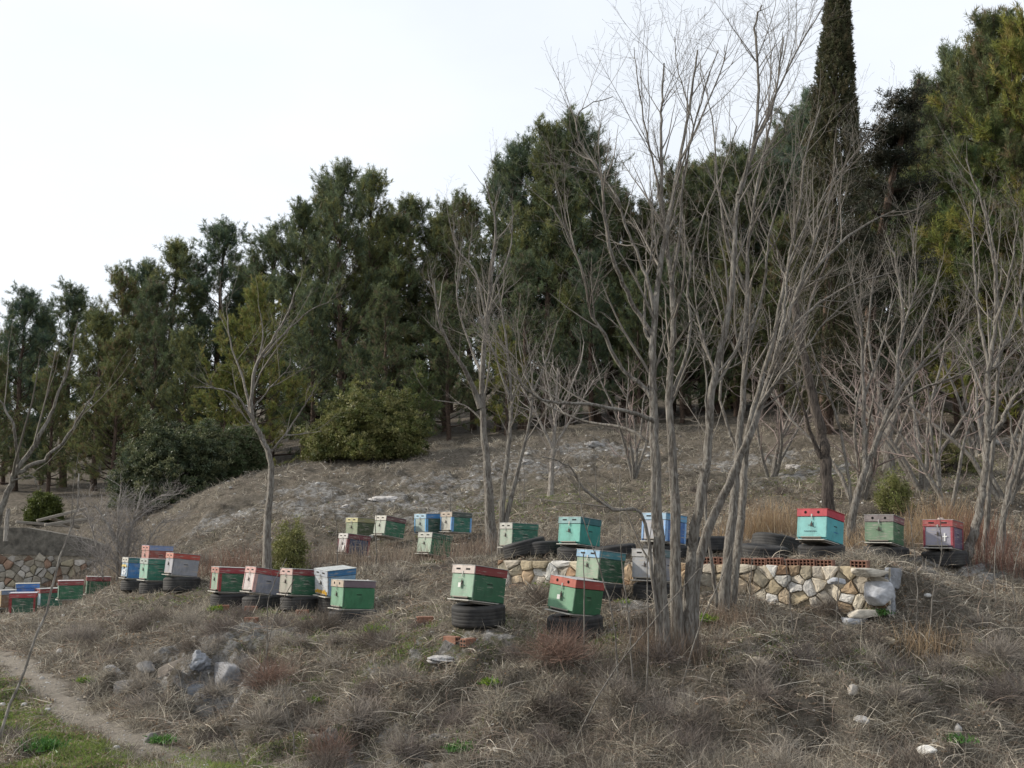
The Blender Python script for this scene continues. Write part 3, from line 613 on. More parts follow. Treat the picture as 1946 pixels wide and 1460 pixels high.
HIVES = [
 # foreground shelf
 dict(px=908, D=12.5, front=PG, side=(.03, .135, .065), lidf=(.60, .52, .47), lids=MR, label='weathered green hive with a pinkish white lid front and a dark red lid side', extra='tag', yaw=-49, rx=-8, tyre_label='thick treaded tyre with bricks before it under the pink and dark red lidded hive', tyre_s=1.0, tsz=1.15, wear=.3),
 dict(px=1087, D=12.55, front=(.20, .40, .25), side=(.035, .16, .07), lidf=(.50, .13, .09), lids=(.36, .07, .06), label='green hive with a flat brick red lid, lowest hive left of the tree clump', vents='hole', rx=-6, ry=6, yaw=-46, top=(.42, .42, .42), tyre_label='large tyre nearest the camera under the brick red lidded hive', tyre_s=1.04, tsz=1.15, extra='tag', wear=.2),
 dict(px=1135, D=14.0, front=(.30, .42, .30), side=(.03, .12, .06), lidf=(.28, .50, .70), lids=(.07, .24, .28), label='green hive with a light blue lid front, directly behind the brick red lidded hive', rx=-6, ry=2, yaw=-48, tyre_label='tyre in deep shade under the light blue lidded hive'),
 dict(px=1240, D=13.9, front=(.42, .43, .45), side=(.30, .31, .35), lidf=(.44, .44, .44), lids=(.12, .19, .21), label='plain grey hive half hidden behind the bare tree trunks, against the stone wall', rx=-4, yaw=-42, tyre_label='tyre under the plain grey hive behind the trunks'),
 # left shelf row
 dict(px=677, D=15.2, front=(.21, .39, .26), side=(.05, .22, .10), lidf=(.52, .43, .34), lids=(.17, .13, .15), label='bright green hive with a beige and purple grey lid, nearest end of the left row', yaw=-57, rx=-3, vents='hole', wear=.1, tyre_label='wide tyre lying half sunk in grass at the near end of the left row', tyre_s=1.12, tsz=.75),
 dict(px=646, D=16.5, front=(.62, .66, .70), side=(.24, .42, .60), lidf=(.50, .54, .60), lids=(.04, .17, .36), label='pale blue hive with grey top and yellow painted foot, behind the bright green hive', top=(.45, .47, .46), yaw=-52, rx=4, ry=4, extra='yellow', tyre_label='fat tyre standing on bricks under the pale blue hive', tsz=1.3, tyre_s=.9),
 dict(px=578, D=16.7, front=(.34, .40, .30), side=DG, lidf=(.62, .42, .38), lids=MR, label='green hive whose front paint has peeled white in stripes, in the left row', frontwear=.95, yaw=-52, rx=-4, tyre_label='tyre under the hive with the peeled striped front'),
 dict(px=508, D=17.1, front=(.62, .55, .54), side=(.30, .31, .37), lidf=(.60, .34, .31), lids=(.30, .05, .05), label='white fronted hive with lilac grey sides and a red lid, leaning forward', yaw=-54, rx=-9, ry=0, trim=(.52, .33, .31), tyre_label='tyre under the leaning white fronted hive'),
 dict(px=447, D=17.7, front=(.30, .42, .32), side=(.03, .14, .07), lidf=(.46, .22, .18), lids=(.30, .04, .05), label='green hive with red corner trim beside the leaning white fronted hive', yaw=-58, rx=-3, trim=(.28, .04, .04), tyre_label='tyre on bricks under the red trimmed green hive'),
 dict(px=357, D=19.6, front=(.42, .42, .46), side=(.33, .34, .38), lidf=(.58, .24, .18), lids=(.42, .07, .05), label='grey hive with an orange red lid, nearest of the cluster on the upper left shelf', yaw=-55, rx=-6, tyre_label='big tyre under the orange red lidded grey hive', tyre_s=1.05, tsz=1.15, vents='slot'),
 dict(px=311, D=20.0, front=(.30, .54, .42), side=(.04, .24, .16), lidf=(.44, .50, .46), lids=(.05, .22, .16), label='mint green hive squeezed between the grey hive and the blue hive', yaw=-52, rx=-3, tyre_label='tyre under the mint green hive'),
 dict(px=311, D=21.6, front=(.52, .26, .22), side=(.36, .09, .07), lidf=(.56, .26, .22), lids=(.22, .28, .46), label='pink fronted hive peeking up behind the mint green hive', yaw=-52, rx=-3, stand=.2, top=(.35, .42, .55)),
 dict(px=275, D=20.9, front=(.34, .48, .62), side=(.06, .24, .56), lidf=(.58, .56, .50), lids=(.05, .18, .19), label='blue hive with clouds and a yellow sky painted on its front', yaw=-56, rx=-4, extra='mural', tyre_label='tyre under the blue hive with the painted front'),
 # left lower group
 dict(px=68, D=21.6, front=(.25, .06, .05), side=(.02, .10, .05), lidf=(.32, .05, .05), lids=(.40, .05, .06), label='dark green hive with a bright red lid, nearest of the far left group', yaw=-72, rx=0, stand=.14, trim=(.26, .03, .03), top=(.45, .45, .5)),
 dict(px=74, D=24.3, front=(.42, .55, .66), side=(.05, .18, .55), lidf=(.5, .55, .55), lids=(.06, .20, .55), label='bright blue hive with a pale flat top, behind the red lidded hive by the path', yaw=-66, rx=0, stand=.34, top=(.46, .45, .40)),
 dict(px=114, D=24.2, front=(.42, .56, .58), side=(.04, .20, .13), lidf=(.34, .10, .09), lids=(.26, .05, .05), label='pale blue fronted hive between the bright blue hive and the half sunk green hive', yaw=-50, rx=0, stand=.17),
 dict(px=154, D=23.0, front=(.16, .32, .22), side=(.03, .17, .08), lidf=(.30, .06, .05), lids=(.28, .06, .06), label='green hive with a dull red lid half sunk behind the grassy bank', yaw=-66, rx=0, stand=.17, top=(.5, .45, .46)),
 dict(px=204, D=24.0, front=(.14, .26, .18), side=(.025, .13, .06), lidf=(.26, .05, .05), lids=(.25, .04, .05), label='dark green hive farthest right of the far left group, below the ruined wall', yaw=-66, rx=-2, stand=.17),
 dict(px=7, D=27.0, front=(.20, .40, .30), side=(.03, .2, .12), lidf=(.50, .52, .50), lids=(.1, .2, .15), label='green hive at the far left picture edge before the ruined wall', stand=.2, rx=0),
 dict(px=20, D=26.0, front=(.44, .50, .56), side=(.34, .12, .12), lidf=(.4, .42, .5), lids=(.05, .12, .3), label='pale blue fronted hive second from the left picture edge', stand=.2, rx=0),
 dict(px=31, D=25.2, front=(.18, .34, .24), side=(.03, .16, .09), lidf=(.16, .36, .34), lids=(.05, .16, .12), label='green hive third from the left picture edge', stand=.24, rx=0),
 dict(px=42, D=24.8, front=(.46, .34, .18), side=(.28, .17, .1), lidf=(.5, .42, .3), lids=(.2, .25, .35), label='ochre brown hive just left of the bright blue hive', stand=.26, rx=0),
 # back middle
 dict(px=676, D=20.9, front=(.52, .50, .50), side=(.03, .055, .13), lidf=(.60, .58, .55), lids=(.15, .035, .05), label='hive with navy blue side and dark red edges standing in tall dead weeds', stand=.14, yaw=-56, rx=-7, trim=(.17, .03, .04), extra='label'),
 dict(px=690, D=22.6, front=(.26, .32, .20), side=(.08, .11, .05), lidf=(.60, .56, .30), lids=(.30, .28, .14), label='small looking olive hive with a pale yellow lid behind the navy blue hive', stand=.05, yaw=-45, rx=-3),
 dict(px=742, D=21.8, front=(.36, .42, .34), side=(.035, .17, .09), lidf=(.55, .53, .47), lids=(.13, .06, .06), label='pale green fronted hive alone just right of the yellow lidded hive', stand=.20, yaw=-50, rx=-9),
 dict(px=826, D=19.9, front=(.34, .45, .34), side=(.02, .17, .08), lidf=(.46, .47, .42), lids=(.03, .12, .08), label='large pale green hive in the weeds with another blue trimmed hive above and behind it', stand=.16, yaw=-47, rx=-9),
 dict(px=820, D=21.9, front=(.42, .52, .48), side=(.06, .13, .10), lidf=(.42, .62, .76), lids=(.07, .25, .55), label='mint hive with blue trim and a blue lid, above the large pale green hive', stand=.18, yaw=-50, rx=0, trim=(.15, .40, .68)),
 dict(px=868, D=21.6, front=(.50, .50, .44), side=(.02, .17, .11), lidf=(.48, .40, .32), lids=(.06, .08, .07), label='green sided hive with brownish lid front, right beside the blue lidded hive', stand=.20, yaw=-53, rx=-3, trim=(.14, .33, .60)),
 # terrace
 dict(px=985, D=16.6, front=(.34, .42, .34), side=(.03, .16, .10), lidf=(.48, .48, .44), lids=(.03, .15, .10), label='low pale green hive at the left end of the terrace beside a tipped tyre', yaw=-60, rx=-3, stand=.17, sc=.95),
 dict(px=1098, D=15.7, front=(.18, .52, .44), side=(.03, .30, .25), lidf=(.26, .44, .44), lids=(.03, .13, .14), label='teal hive standing on a tyre at the left part of the terrace', yaw=-42, rx=-6, wear=.1, tyre_label='tyre under the teal hive on the terrace edge', tyre_s=1.1, tsz=.85, extra=None),
 dict(px=1256, D=15.0, front=(.46, .47, .52), side=(.07, .19, .48), lidf=(.34, .52, .68), lids=(.12, .32, .52), label='blue hive on the terrace seen between the bare tree trunks', yaw=-44, rx=-6, trim=(.24, .42, .70), tyre_label='tyre under the blue hive behind the trunks'),
 dict(px=1548, D=14.3, front=(.26, .62, .60), side=(.08, .42, .46), lidf=(.52, .05, .07), lids=(.42, .03, .05), label='bright turquoise hive with a crimson lid, largest on the terrace', yaw=-42, rx=-9, vents='hole', wear=.05, top=(.45, .06, .06), extra='marks', tyre_label='worn tyre under the turquoise hive', tyre_s=.98, sc=1.04),
 dict(px=1668, D=15.3, front=(.20, .32, .20), side=(.05, .18, .08), lidf=(.24, .20, .20), lids=(.18, .07, .08), label='dull green hive with a brown lid between the turquoise hive and the mauve hive', yaw=-36, rx=-7, vents='hole', tyre_label='tyre hidden by dry weeds under the dull green hive'),
 dict(px=1778, D=15.2, front=(.38, .37, .45), side=(.16, .12, .20), lidf=(.44, .07, .07), lids=(.36, .08, .07), label='mauve grey hive with red trim and a white cross on its front', yaw=-38, rx=-5, trim=(.36, .06, .08), extra='cross', tyre_label='tyre under the mauve hive with the cross'),
]
hv = [hive(**h) for h in HIVES]
# stone on the mauve hive's lid
mh = hv[-1]; q = rock_obj('flat_stone', mh.location+Vector((-.02, 0, .415)), (.10, .07, .045), 21, 'flat stone weighing down the red lid of the mauve hive', col=(.34, .28, .25))
for px, D, s, lab, rot, dz in ((1000, 16.2, 1.05, 'tyre lying partly tipped beside the low pale green hive', (.22, .1, 0), .04), (1035, 16.1, 1.0, 'tyre lying flat between the tipped tyre and the teal hive', (.12, 0, 0), 0), (1166, 15.4, 1.0, 'empty tyre lying right of the teal hive', (.05, .1, 0), 0),
        (1340, 15.2, 1.0, 'dark tyre half hidden behind the right trunks', (.05, .05, 0), .06), (1441, 14.5, 1.05, 'empty tyre lying nearest the brick topped wall edge', (-.05, .08, 0), -.03), (1463, 15.3, 1.12, 'empty tyre propped behind the nearest empty tyre', (-.22, .1, 0), .07)):
    b = G(px, D); tyre(b+Vector((0, 0, dz-.01)), s, lab, 'empty tyres on the terrace', rot)
# ------------------------------------------------------------------ loose bricks, stones, green plants
def brick(px, D, yaw, label, tilt=0., sz=(.19, .09, .085)):
    b = G(px, D); mb = MB(); L, w, h = sz; mb.box((0, 0, h/2), (L, w, h), None, .004)
    for i in range(2):
        for j in range(2): mb.box((-L/2-.001, (i-.5)*w*.45, h*(.28+.44*j)), (.004, w*.26, h*.26), mi=1)  # shade of the holes drawn as black squares on the brick end
    o = mb.build('brick', [M['tile'], M['black']]); o.location = b-Vector((0, 0, .01)); o.rotation_euler = (tilt, tilt*.7, yaw); tag(o, label, 'brick', 'terracotta bricks lying about')
for a in ((862, 12.15, 2.4, 'broken brick left of two before the pink lidded hive tyre'), (893, 12.05, .9, 'brick pointing at the camera before the pink lidded hive tyre'), (1030, 12.15, 1.2, 'upright brick end beside the nearest tyre', .25), (812, 12.9, .2, 'flat orange brick on the grass left of the pink lidded hive'),
          (438, 17.3, .2, 'brick under the red trimmed hive'), (490, 16.8, .1, 'brick under the leaning white fronted hive'), (585, 16.3, .1, 'brick under the hive with the striped front'), (602, 15.9, 1.3, 'pale brick beside the fat tyre of the pale blue hive'), (618, 15.8, .3, 'brick propping the fat tyre of the pale blue hive'),
          (491, 15.6, .1, 'lone orange brick on the bare ground before the left row'), (1683, 14.4, .5, 'small orange brick end on the terrace right of the turquoise hive')): brick(*a)
b = G(1540, 11.95); mb = MB(); mb.box((0, 0, .02), (.42, .05, .035), None, .008); mb.box((.34, .03, .02), (.2, .04, .03), Matrix.Rotation(.2, 4, 'Z'), .008); o = mb.build('roof_tile_shard', M['tile']); o.location = b; o.rotation_euler = (.1, .08, -.05); tag(o, 'long terracotta tile shard in the grass below the stone wall', 'tile')
for k, (px, D, sz, lab, col) in enumerate(((1800, 10.75, (.07, .05, .06), 'white stone on the grassy slope at the right', (.50, .48, .46)), (1730, 9.75, (.09, .05, .05), 'white rounded stone at the bottom edge of the right slope', (.62, .60, .56)), (1598, 10.65, (.11, .06, .065), 'tan boulder standing on the right slope', (.40, .37, .33)),
        (1612, 10.35, (.07, .05, .05), 'small pale stone below the tan boulder', (.46, .44, .42)), (1788, 10.35, (.10, .05, .07), 'grey slab stone under the white stone at right', (.36, .35, .34)), (1425, 11.2, (.12, .07, .06), 'tan stone in dry grass below the right trunks', (.42, .36, .28)), (1535, 10.1, (.12, .06, .03), 'flat tan stone at the foot of the central bank', (.38, .33, .26)),
        (830, 10.15, (.10, .06, .04), 'pale flat stone at the bottom centre', (.44, .40, .34)), (940, 9.95, (.07, .05, .05), 'small grey stone at the bottom edge centre', (.44, .42, .38)), (240, 14.0, (.14, .09, .10), 'pale boulder on the left bank above the path', (.44, .42, .40)), (372, 14.0, (.05, .05, .06), 'white stone above the left bank rock face', (.42,.40,.38)),
        (140, 15.6, (.06, .05, .06), 'white stone on the left bank by the path', (.40,.38,.35)), (20, 11.2, (.13, .07, .04), 'flat white stone in the green grass at the left edge', (.54, .53, .50)), (110, 14.0, (.04, .03, .03), 'small white stone on the path', (.40,.38,.35)), (705, 17.4, (.08, .08, .12), 'white stone upright in the brush behind the bright green hive', (.5, .48, .46)),
        (315, 11.15, (.10, .08, .08), 'dark boulder at the foot of the left bank', (.16, .15, .14)), (300, 13.6, (.13, .1, .08), 'grey ledge stone topmost in the left bank', (.25, .24, .23)), (1000, 28.5, (.4, .2, .15), 'grey ledge of rock on the hillside behind the left trunks', (.33, .32, .31)), (740, 25.4, (.8, .3, .12), 'long pale rock ledge on the hillside above the stacked hives', (.42, .40, .38)),
        (660, 24.6, (.4, .2, .1), 'short pale rock ledge left on the hillside', (.38, .36, .34)), (830, 24.2, (.5, .2, .1), 'pale rock ledge just above the two blue trimmed hives', (.44, .42, .40)), (1500, 26, (.5, .25, .12), 'rock ledge on the hillside behind the tyres', (.34, .32, .30)), (1130, 30.5, (.8, .3, .16), 'grey rock ledge below the pines at centre', (.30, .29, .28)), (1870, 27.5, (.7, .3, .12), 'rock ledge on the hillside at far right', (.32, .31, .29)),
        (400, 13.35, (.30, .18, .2), 'blue grey rock face in the left bank', (.24, .25, .27)), (450, 13.9, (.42, .2, .12), 'pale blue grey rock slab on top of the left bank', (.26, .27, .29)), (850, 12.0, (.25, .15, .05), 'grey flaky rock before the pink lidded hive', (.36, .35, .34)), (1660, 12.5, (.14, .1, .05), 'loose tan slab at the foot of the wall corner', (.46, .40, .30)))):
    if sz[0] > .28: sz = (sz[0]*.55, sz[1]*.8, sz[2]*.9)
    b = G(px, D); rock_obj('rock', b+Vector((0, 0, sz[2]*(.12 if sz[0] < .2 else -.25))), sz, 30+k, lab, col=col, flat=1)
for k, (px, D, sz, lab, col) in enumerate(((365, 13.5, (.20, .13, .15), 'brown weathered block, leftmost of the broken rock face in the left bank', (.24, .21, .18)), (395, 13.1, (.17, .12, .20), 'blue grey upright block in the middle of the left bank rock face', (.30, .32, .35)), (425, 12.9, (.22, .13, .16), 'wide blue grey block right of centre in the left bank rock face', (.33, .35, .38)),
        (450, 13.3, (.24, .15, .12), 'pale block high at the right of the left bank rock face', (.36, .36, .37)), (405, 12.55, (.13, .09, .12), 'small dark block low in the left bank rock face', (.19, .18, .17)), (330, 13.3, (.16, .11, .09), 'flat ochre grey block left below the top ledge of the left bank', (.27, .24, .20)), (270, 13.5, (.13, .09, .10), 'grey angular block on the bank close to the path bend', (.36, .34, .32)))):
    b = G(px, D); rock_obj('rock_outcrop', b-Vector((0, 0, sz[2]*.30)), (sz[0]*1.35, sz[1]*1.3, sz[2]*1.25), 70+k, lab, cat='rock', col=tuple(c_*.62 for c_ in col), flat=1, mat=M['rock'], rot=.4+k*.5)
def spurge(px, D, s, label, yellow=.5):
    b = G(px, D); n = int(380*s/.12); 
    c0 = rng.normal(size=(n, 3))*np.array([1, 1, .35])*s*.55; c0[:, 2] = np.abs(c0[:, 2])+s*.25
    V, Fc, k = strips(c0, nrm(rng.normal(size=(n, 3))+np.array([0, 0, 1.2])), rng.uniform(.03, .06, n), np.full(n, .014), rng.normal(size=(n, 3))*.3, 2)
    cc = np.repeat(pal(n, [(.13, .22, .02), (.20, .27, .02), (.07, .16, .02)] if yellow > .3 else [(.05, .14, .03), (.08, .17, .03)], .2), k, 0)
    root = empty('spurge_plant', b, label, 'plant', 'green spurge plants'); mesh_np('leaves', V, Fc, M['leaf'], root, cc)
    t = Tubes()
    for i in range(10):
        a = rng.normal(size=3)*s*.5; a[2] = s*.5; t.add([(0, 0, -.02), a*.5, a], [.003, .003, .002], 3, (.12, .14, .05))
    t.build('stems', M['twig'], root)
for a in ((722, 13.2, .11, 'bright green spurge below the bright green hive', .6), (1045, 15.0, .16, 'yellow green cushion plant on top of the wall under the teal hive', .6), (1330, 12.7, .12, 'bright spurge between the two big trunk bases'), (1612, 12.1, .08, 'small yellow green spurge below the wall'), (1858, 12.2, .10, 'spurge at the right edge beside pale twigs'),
          (932, 11.2, .08, 'yellowish spurge in the centre of the bank'), (612, 12.0, .06, 'tiny yellow spurge in the left bank shrubs'), (388, 11.7, .07, 'yellow flowered spurge at the foot of the left bank'), (880, 10.1, .13, 'dark green leafy plant at the bottom centre', .1), (1180, 13.5, .07, 'small spurge before the grey hive'), (425, 17.2, .10, 'green tuft at the foot of the red trimmed hive'),
          (592, 15.6, .08, 'green tuft beside the pale blue hive'), (1820, 10.9, .08, 'yellow spurge on the right slope'), (1780, 10.0, .10, 'green leafy plant at the lower right', .1), (120, 10.4, .16, 'dark green clump in the lower left grass', .1), (335, 11.0, .10, 'green plant beside the dark boulder', .1), (1655, 12.9, .1, 'dark green weed at the foot of the wall corner', .1), (190, 13.6, .08, 'yellow tuft beside the path', .6)): spurge(*a)

# ------------------------------------------------------------------ stuff: grasses, brush
def scatter(n, y0, y1, power=1.6, margin=1.12):
    """positions denser near the camera, over the wedge a viewer near the camera could see"""
    u = rng.random(n); y = (y0**(1-power)+(y1**(1-power)-y0**(1-power))*u)**(1/(1-power)); x = (rng.random(n)-.5)*2*(y*.4634*margin+1.0); return x, y
hive_xy = np.array([(h.location.x, h.location.y) for h in hv])
def near_hive(x, y, r=.33):
    m = np.zeros(len(x), bool)
    for hx, hy in hive_xy: m |= (np.hypot(x-hx, y-hy) < r)
    return m
STRAW = [(.35, .315, .25), (.23, .205, .165), (.46, .42, .34), (.155, .135, .11), (.28, .255, .215), (.20, .18, .15)]
def make_dry_grass():
    x, y = scatter(62000, 7.5, 34, 1.9); p, gr, rk = masks(x, y); dens = fbm(x*.8+5, y*.8+3, 3)
    keep = (rng.random(len(x)) > p*1.6) & (rng.random(len(x)) > gr*.97) & (rng.random(len(x)) > rk*.8) & (dens+rng.random(len(x))*.35 > .5) & (fbm(x*2.3+9, y*2.3, 3)+rng.random(len(x))*.28 > .56) & ~near_hive(x, y)
    x, y = x[keep], y[keep]; n = len(x); K = 22; bx = np.repeat(x, K); by = np.repeat(y, K); m = n*K; sp = np.repeat(rng.uniform(.03, .10, n), K)
    bx = bx+rng.normal(size=m)*sp; by = by+rng.normal(size=m)*sp; z = gz(bx, by)-.01
    tall = np.repeat(.5+1.1*fbm(x*1.7, y*1.7+40, 3)**1.5, K); L = rng.uniform(.05, .24, m)*tall*1.1; lean = np.repeat(rng.normal(size=(n, 3))*.35, K, 0)
    d = rng.normal(size=(m, 3))*.55+lean; d[:, 2] = np.abs(d[:, 2])*.5+.55
    bend = rng.normal(size=(m, 3))*.5; bend[:, 2] -= .9; w = .0046*np.clip(by/10, .8, 3)
    V, Fc, k = strips(np.stack([bx, by, z], -1), d, L, w, bend, 2); t = np.repeat(np.repeat(pal(n, STRAW, .25), K, 0)*rng.uniform(.7, 1.3, (m, 1)), k, 0)
    o = mesh_np('dry_grass', V, Fc, M['dry'], tint=t); tag(o, 'dead straw coloured grass covering the slope', 'grass', None, 'stuff')
make_dry_grass()
def make_brush():
    """matted dead stems and fallen twigs lying over the slope"""
    x, y = scatter(60000, 7.5, 30, 2.0); p, gr, rk = masks(x, y); dens = fbm(x*1.1+55, y*1.1+30, 3)
    keep = (rng.random(len(x)) > p*1.6) & (rng.random(len(x)) > gr*1.0) & (dens+rng.random(len(x))*.3 > .52) & ~near_hive(x, y, .36); x, y = x[keep], y[keep]; n = len(x)
    z = gz(x, y)+rng.uniform(-.01, .06, n); d = rng.normal(size=(n, 3)); d[:, 2] = rng.uniform(.0, .8, n); bend = rng.normal(size=(n, 3))*.9; bend[:, 2] = -rng.uniform(.3, 1.6, n)
    V, Fc, k = strips(np.stack([x, y, z], -1), d, rng.uniform(.12, .5, n)*np.clip(1.3-y/40, .6, 1), .0058*np.clip(y/10, .8, 2.5), bend, 5, .12)
    t = np.repeat(pal(n, [(.44, .39, .31), (.28, .235, .19), (.18, .145, .12), (.55, .50, .42), (.31, .24, .19)], .25), k, 0)
    o = mesh_np('dead_stems', V, Fc, M['dry'], tint=t); tag(o, 'matted dead stems and fallen twigs lying over the slope', 'undergrowth', None, 'stuff')
make_brush()
def make_litter():
    x, y = scatter(150000, 7.5, 24, 1.9); p, gr, rk = masks(x, y); keep = (rng.random(len(x)) > p*1.2) & (fbm(x*1.9+70, y*1.9, 3)+rng.random(len(x))*.3 > .6); x, y = x[keep], y[keep]; n = len(x); d = rng.normal(size=(n, 3)); d[:, 2] = np.abs(d[:, 2])*.35
    V, Fc, k = strips(np.stack([x, y, gz(x, y)+rng.uniform(0, .03, n)], -1), d, rng.uniform(.02, .05, n), rng.uniform(.010, .022, n)*np.clip(y/12, .8, 2), rng.normal(size=(n, 3))*.8, 2)
    o = mesh_np('leaf_litter', V, Fc, M['dry'], tint=np.repeat(pal(n, [(.30, .24, .17), (.20, .15, .11), (.38, .33, .26), (.13, .10, .08), (.24, .16, .10)], .25), k, 0)); tag(o, 'fallen brown leaves scattered between the dry grass', 'leaves', None, 'stuff')
make_litter()
def make_green():
    x, y = scatter(420000, 7.3, 26, 1.9); p, gr, rk = masks(x, y); keep = (rng.random(len(x)) < gr*.9) & ~near_hive(x, y); x, y = x[keep], y[keep]; n = len(x); K = 4
    bx = np.repeat(x, K)+rng.normal(size=n*K)*.02; by = np.repeat(y, K)+rng.normal(size=n*K)*.02; m = n*K; d = rng.normal(size=(m, 3))*.7; d[:, 2] = .8
    V, Fc, k = strips(np.stack([bx, by, gz(bx, by)-.005], -1), d, rng.uniform(.02, .06, m), .0065*np.clip(by/10, .8, 2.5), rng.normal(size=(m, 3))*.4, 2)
    t = np.repeat(np.repeat(pal(n, [(.17, .25, .05), (.22, .28, .07), (.13, .19, .05), (.26, .25, .12)], .25), K, 0), k, 0)
    o = mesh_np('green_grass', V, Fc, M['green'], tint=t); tag(o, 'short green grass and clover below the path and between the hives', 'grass', None, 'stuff')
make_green()
def make_gravel():
    x, y = scatter(24000, 7.5, 32, 1.5); p, gr, rk = masks(x, y); keep = (rng.random(len(x)) < .08+.8*p+1.*rk); x, y = x[keep], y[keep]; n = len(x)
    rv, rf = rock_mesh((1, 1, 1), 5, 1, .6); k = len(rv); s = np.where(rng.random(n) < .05, 2.0, 1.)*rng.uniform(.007, .024, n)*(1-.5*p[keep])*np.clip(y/12, .8, 2.6)
    a = rng.random(n)*6.28; ca, sa = np.cos(a), np.sin(a); V = np.empty((n, k, 3)); V[:, :, 0] = (rv[None, :, 0]*ca[:, None]-rv[None, :, 1]*sa[:, None])*s[:, None]+x[:, None]
    V[:, :, 1] = (rv[None, :, 0]*sa[:, None]+rv[None, :, 1]*ca[:, None])*s[:, None]+y[:, None]; V[:, :, 2] = rv[None, :, 2]*s[:, None]+gz(x, y)[:, None]+s[:, None]*.2
    Fc = (rf[None]+(np.arange(n)*k)[:, None, None]).reshape(-1, 3); t = np.repeat(pal(n, [(.38, .37, .35), (.30, .28, .26), (.46, .45, .43), (.22, .20, .18)], .2), k, 0)
    o = mesh_np('gravel', V.reshape(-1, 3), Fc, M['rock'], tint=t); tag(o, 'loose pale stones and rubble scattered on path and rock outcrops', 'stones', None, 'stuff')
make_gravel()
def shrub_arrays(x, y, r, hgt, n, cols, seed=0):
    d = nrm(rng.normal(size=(n, 3))*np.array([1, 1, .7])+np.array([0, 0, .45])); d[:, 2] = np.abs(d[:, 2]); L = r*rng.uniform(.35, 1.0, n)
    p0 = rng.normal(size=(n, 3))*np.array([r*.25, r*.25, r*.1]); p0[:, 2] = np.abs(p0[:, 2])+.3*r*rng.random(n)*d[:, 2]; p0 += d*(r*.2)
    d = d*np.array([1, 1, hgt])
    return strips(p0, d, L, np.full(n, .005), rng.normal(size=(n, 3))*.5, 3, .15)
def stuff_shrubs():
    Vs, Fs, Cs = [], [], []; off = 0
    xs, ys = scatter(1000, 8.5, 27, 1.7, 1.05); p, gr, rk = masks(xs, ys); dn = fbm(xs*.7+80, ys*.7, 3)
    bankish = 1.7*blob(xs, ys, 300, 13.5, 3.0, 2.8)+1.0*blob(xs, ys, 700, 11.5, 3, 1.5)+.8*blob(xs, ys, 1000, 10.8, 3, 1.2)+.5*blob(xs, ys, 1700, 11.5, 3, 2)+.7*blob(xs, ys, 800, 18.5, 3, 2)+.6*blob(xs, ys, 450, 20.5, 3, 1.5)
    for i in range(len(xs)):
        if rng.random() > .06+bankish[i] or p[i] > .03 or gr[i] > .35 or masks(xs[i:i+1]+.2, ys[i:i+1])[0][0] > .1 or masks(xs[i:i+1]-.2, ys[i:i+1]-.1)[0][0] > .1 or near_hive(xs[i:i+1], ys[i:i+1], .5)[0]: continue
        r = rng.uniform(.10, .30)*rng.uniform(.7, 1.15); V, Fc, k = shrub_arrays(0, 0, r, rng.uniform(.7, 1.1), int(300*r/.2), None)
        V = V+np.array([xs[i], ys[i], float(gz(xs[i], ys[i]))-.02]); col = np.array([(.22, .195, .17), (.165, .14, .125), (.30, .27, .23), (.14, .118, .10)][rng.integers(4)])
        Vs.append(V); Fs.append(Fc+off); off += len(V); Cs.append(col*np.repeat(rng.uniform(.6, 1.35, (len(V)//k, 1)), k, 0))
    o = mesh_np('dwarf_scrub', np.vstack(Vs), np.vstack(Fs), M['dry'], tint=np.vstack(Cs)); tag(o, 'low leafless grey brown scrub matted over the banks', 'scrub', None, 'stuff')
stuff_shrubs()
for px, D, r, lab in ((1060, 11.6, .42, 'large tangled reddish brown shrub just below the nearest tyre'), (535, 12.4, .36, 'round grey dead shrub in the middle of the left bank'), (300, 12.2, .22, 'small domed dead shrub near the path'), (700, 10.9, .34, 'pale tangled shrub low in the left centre'), (480, 13.2, .36, 'dense mauve grey shrub over the bluish rock face'), (640, 10.4, .30, 'rust tinted dead shrub at the bottom of the bank'),
                      (180, 16.3, .34, 'mauve grey shrub by the grassy bank left of the cluster'), (1240, 10.4, .40, 'mound of dead grass and shrub below the trunk clump'), (1870, 11.9, .34, 'brown dead shrub at the right edge of the slope'), (1420, 11.0, .3, 'dead grassy shrub in the middle of the right slope')):
    b = G(px, D); V, Fc, k = shrub_arrays(0, 0, r, .85, int(2200*r), None); col = np.array((.22, .15, .12) if 'r' == lab[0:1] or 'reddish' in lab or 'rust' in lab else (.27, .24, .21))
    root = empty('dead_shrub', b-Vector((0, 0, .03)), lab, 'shrub', 'dead domed shrubs on the banks'); mesh_np('twigs', V, Fc, M['dry'], root, col*np.repeat(rng.uniform(.55, 1.4, (len(V)//k, 1)), k, 0))
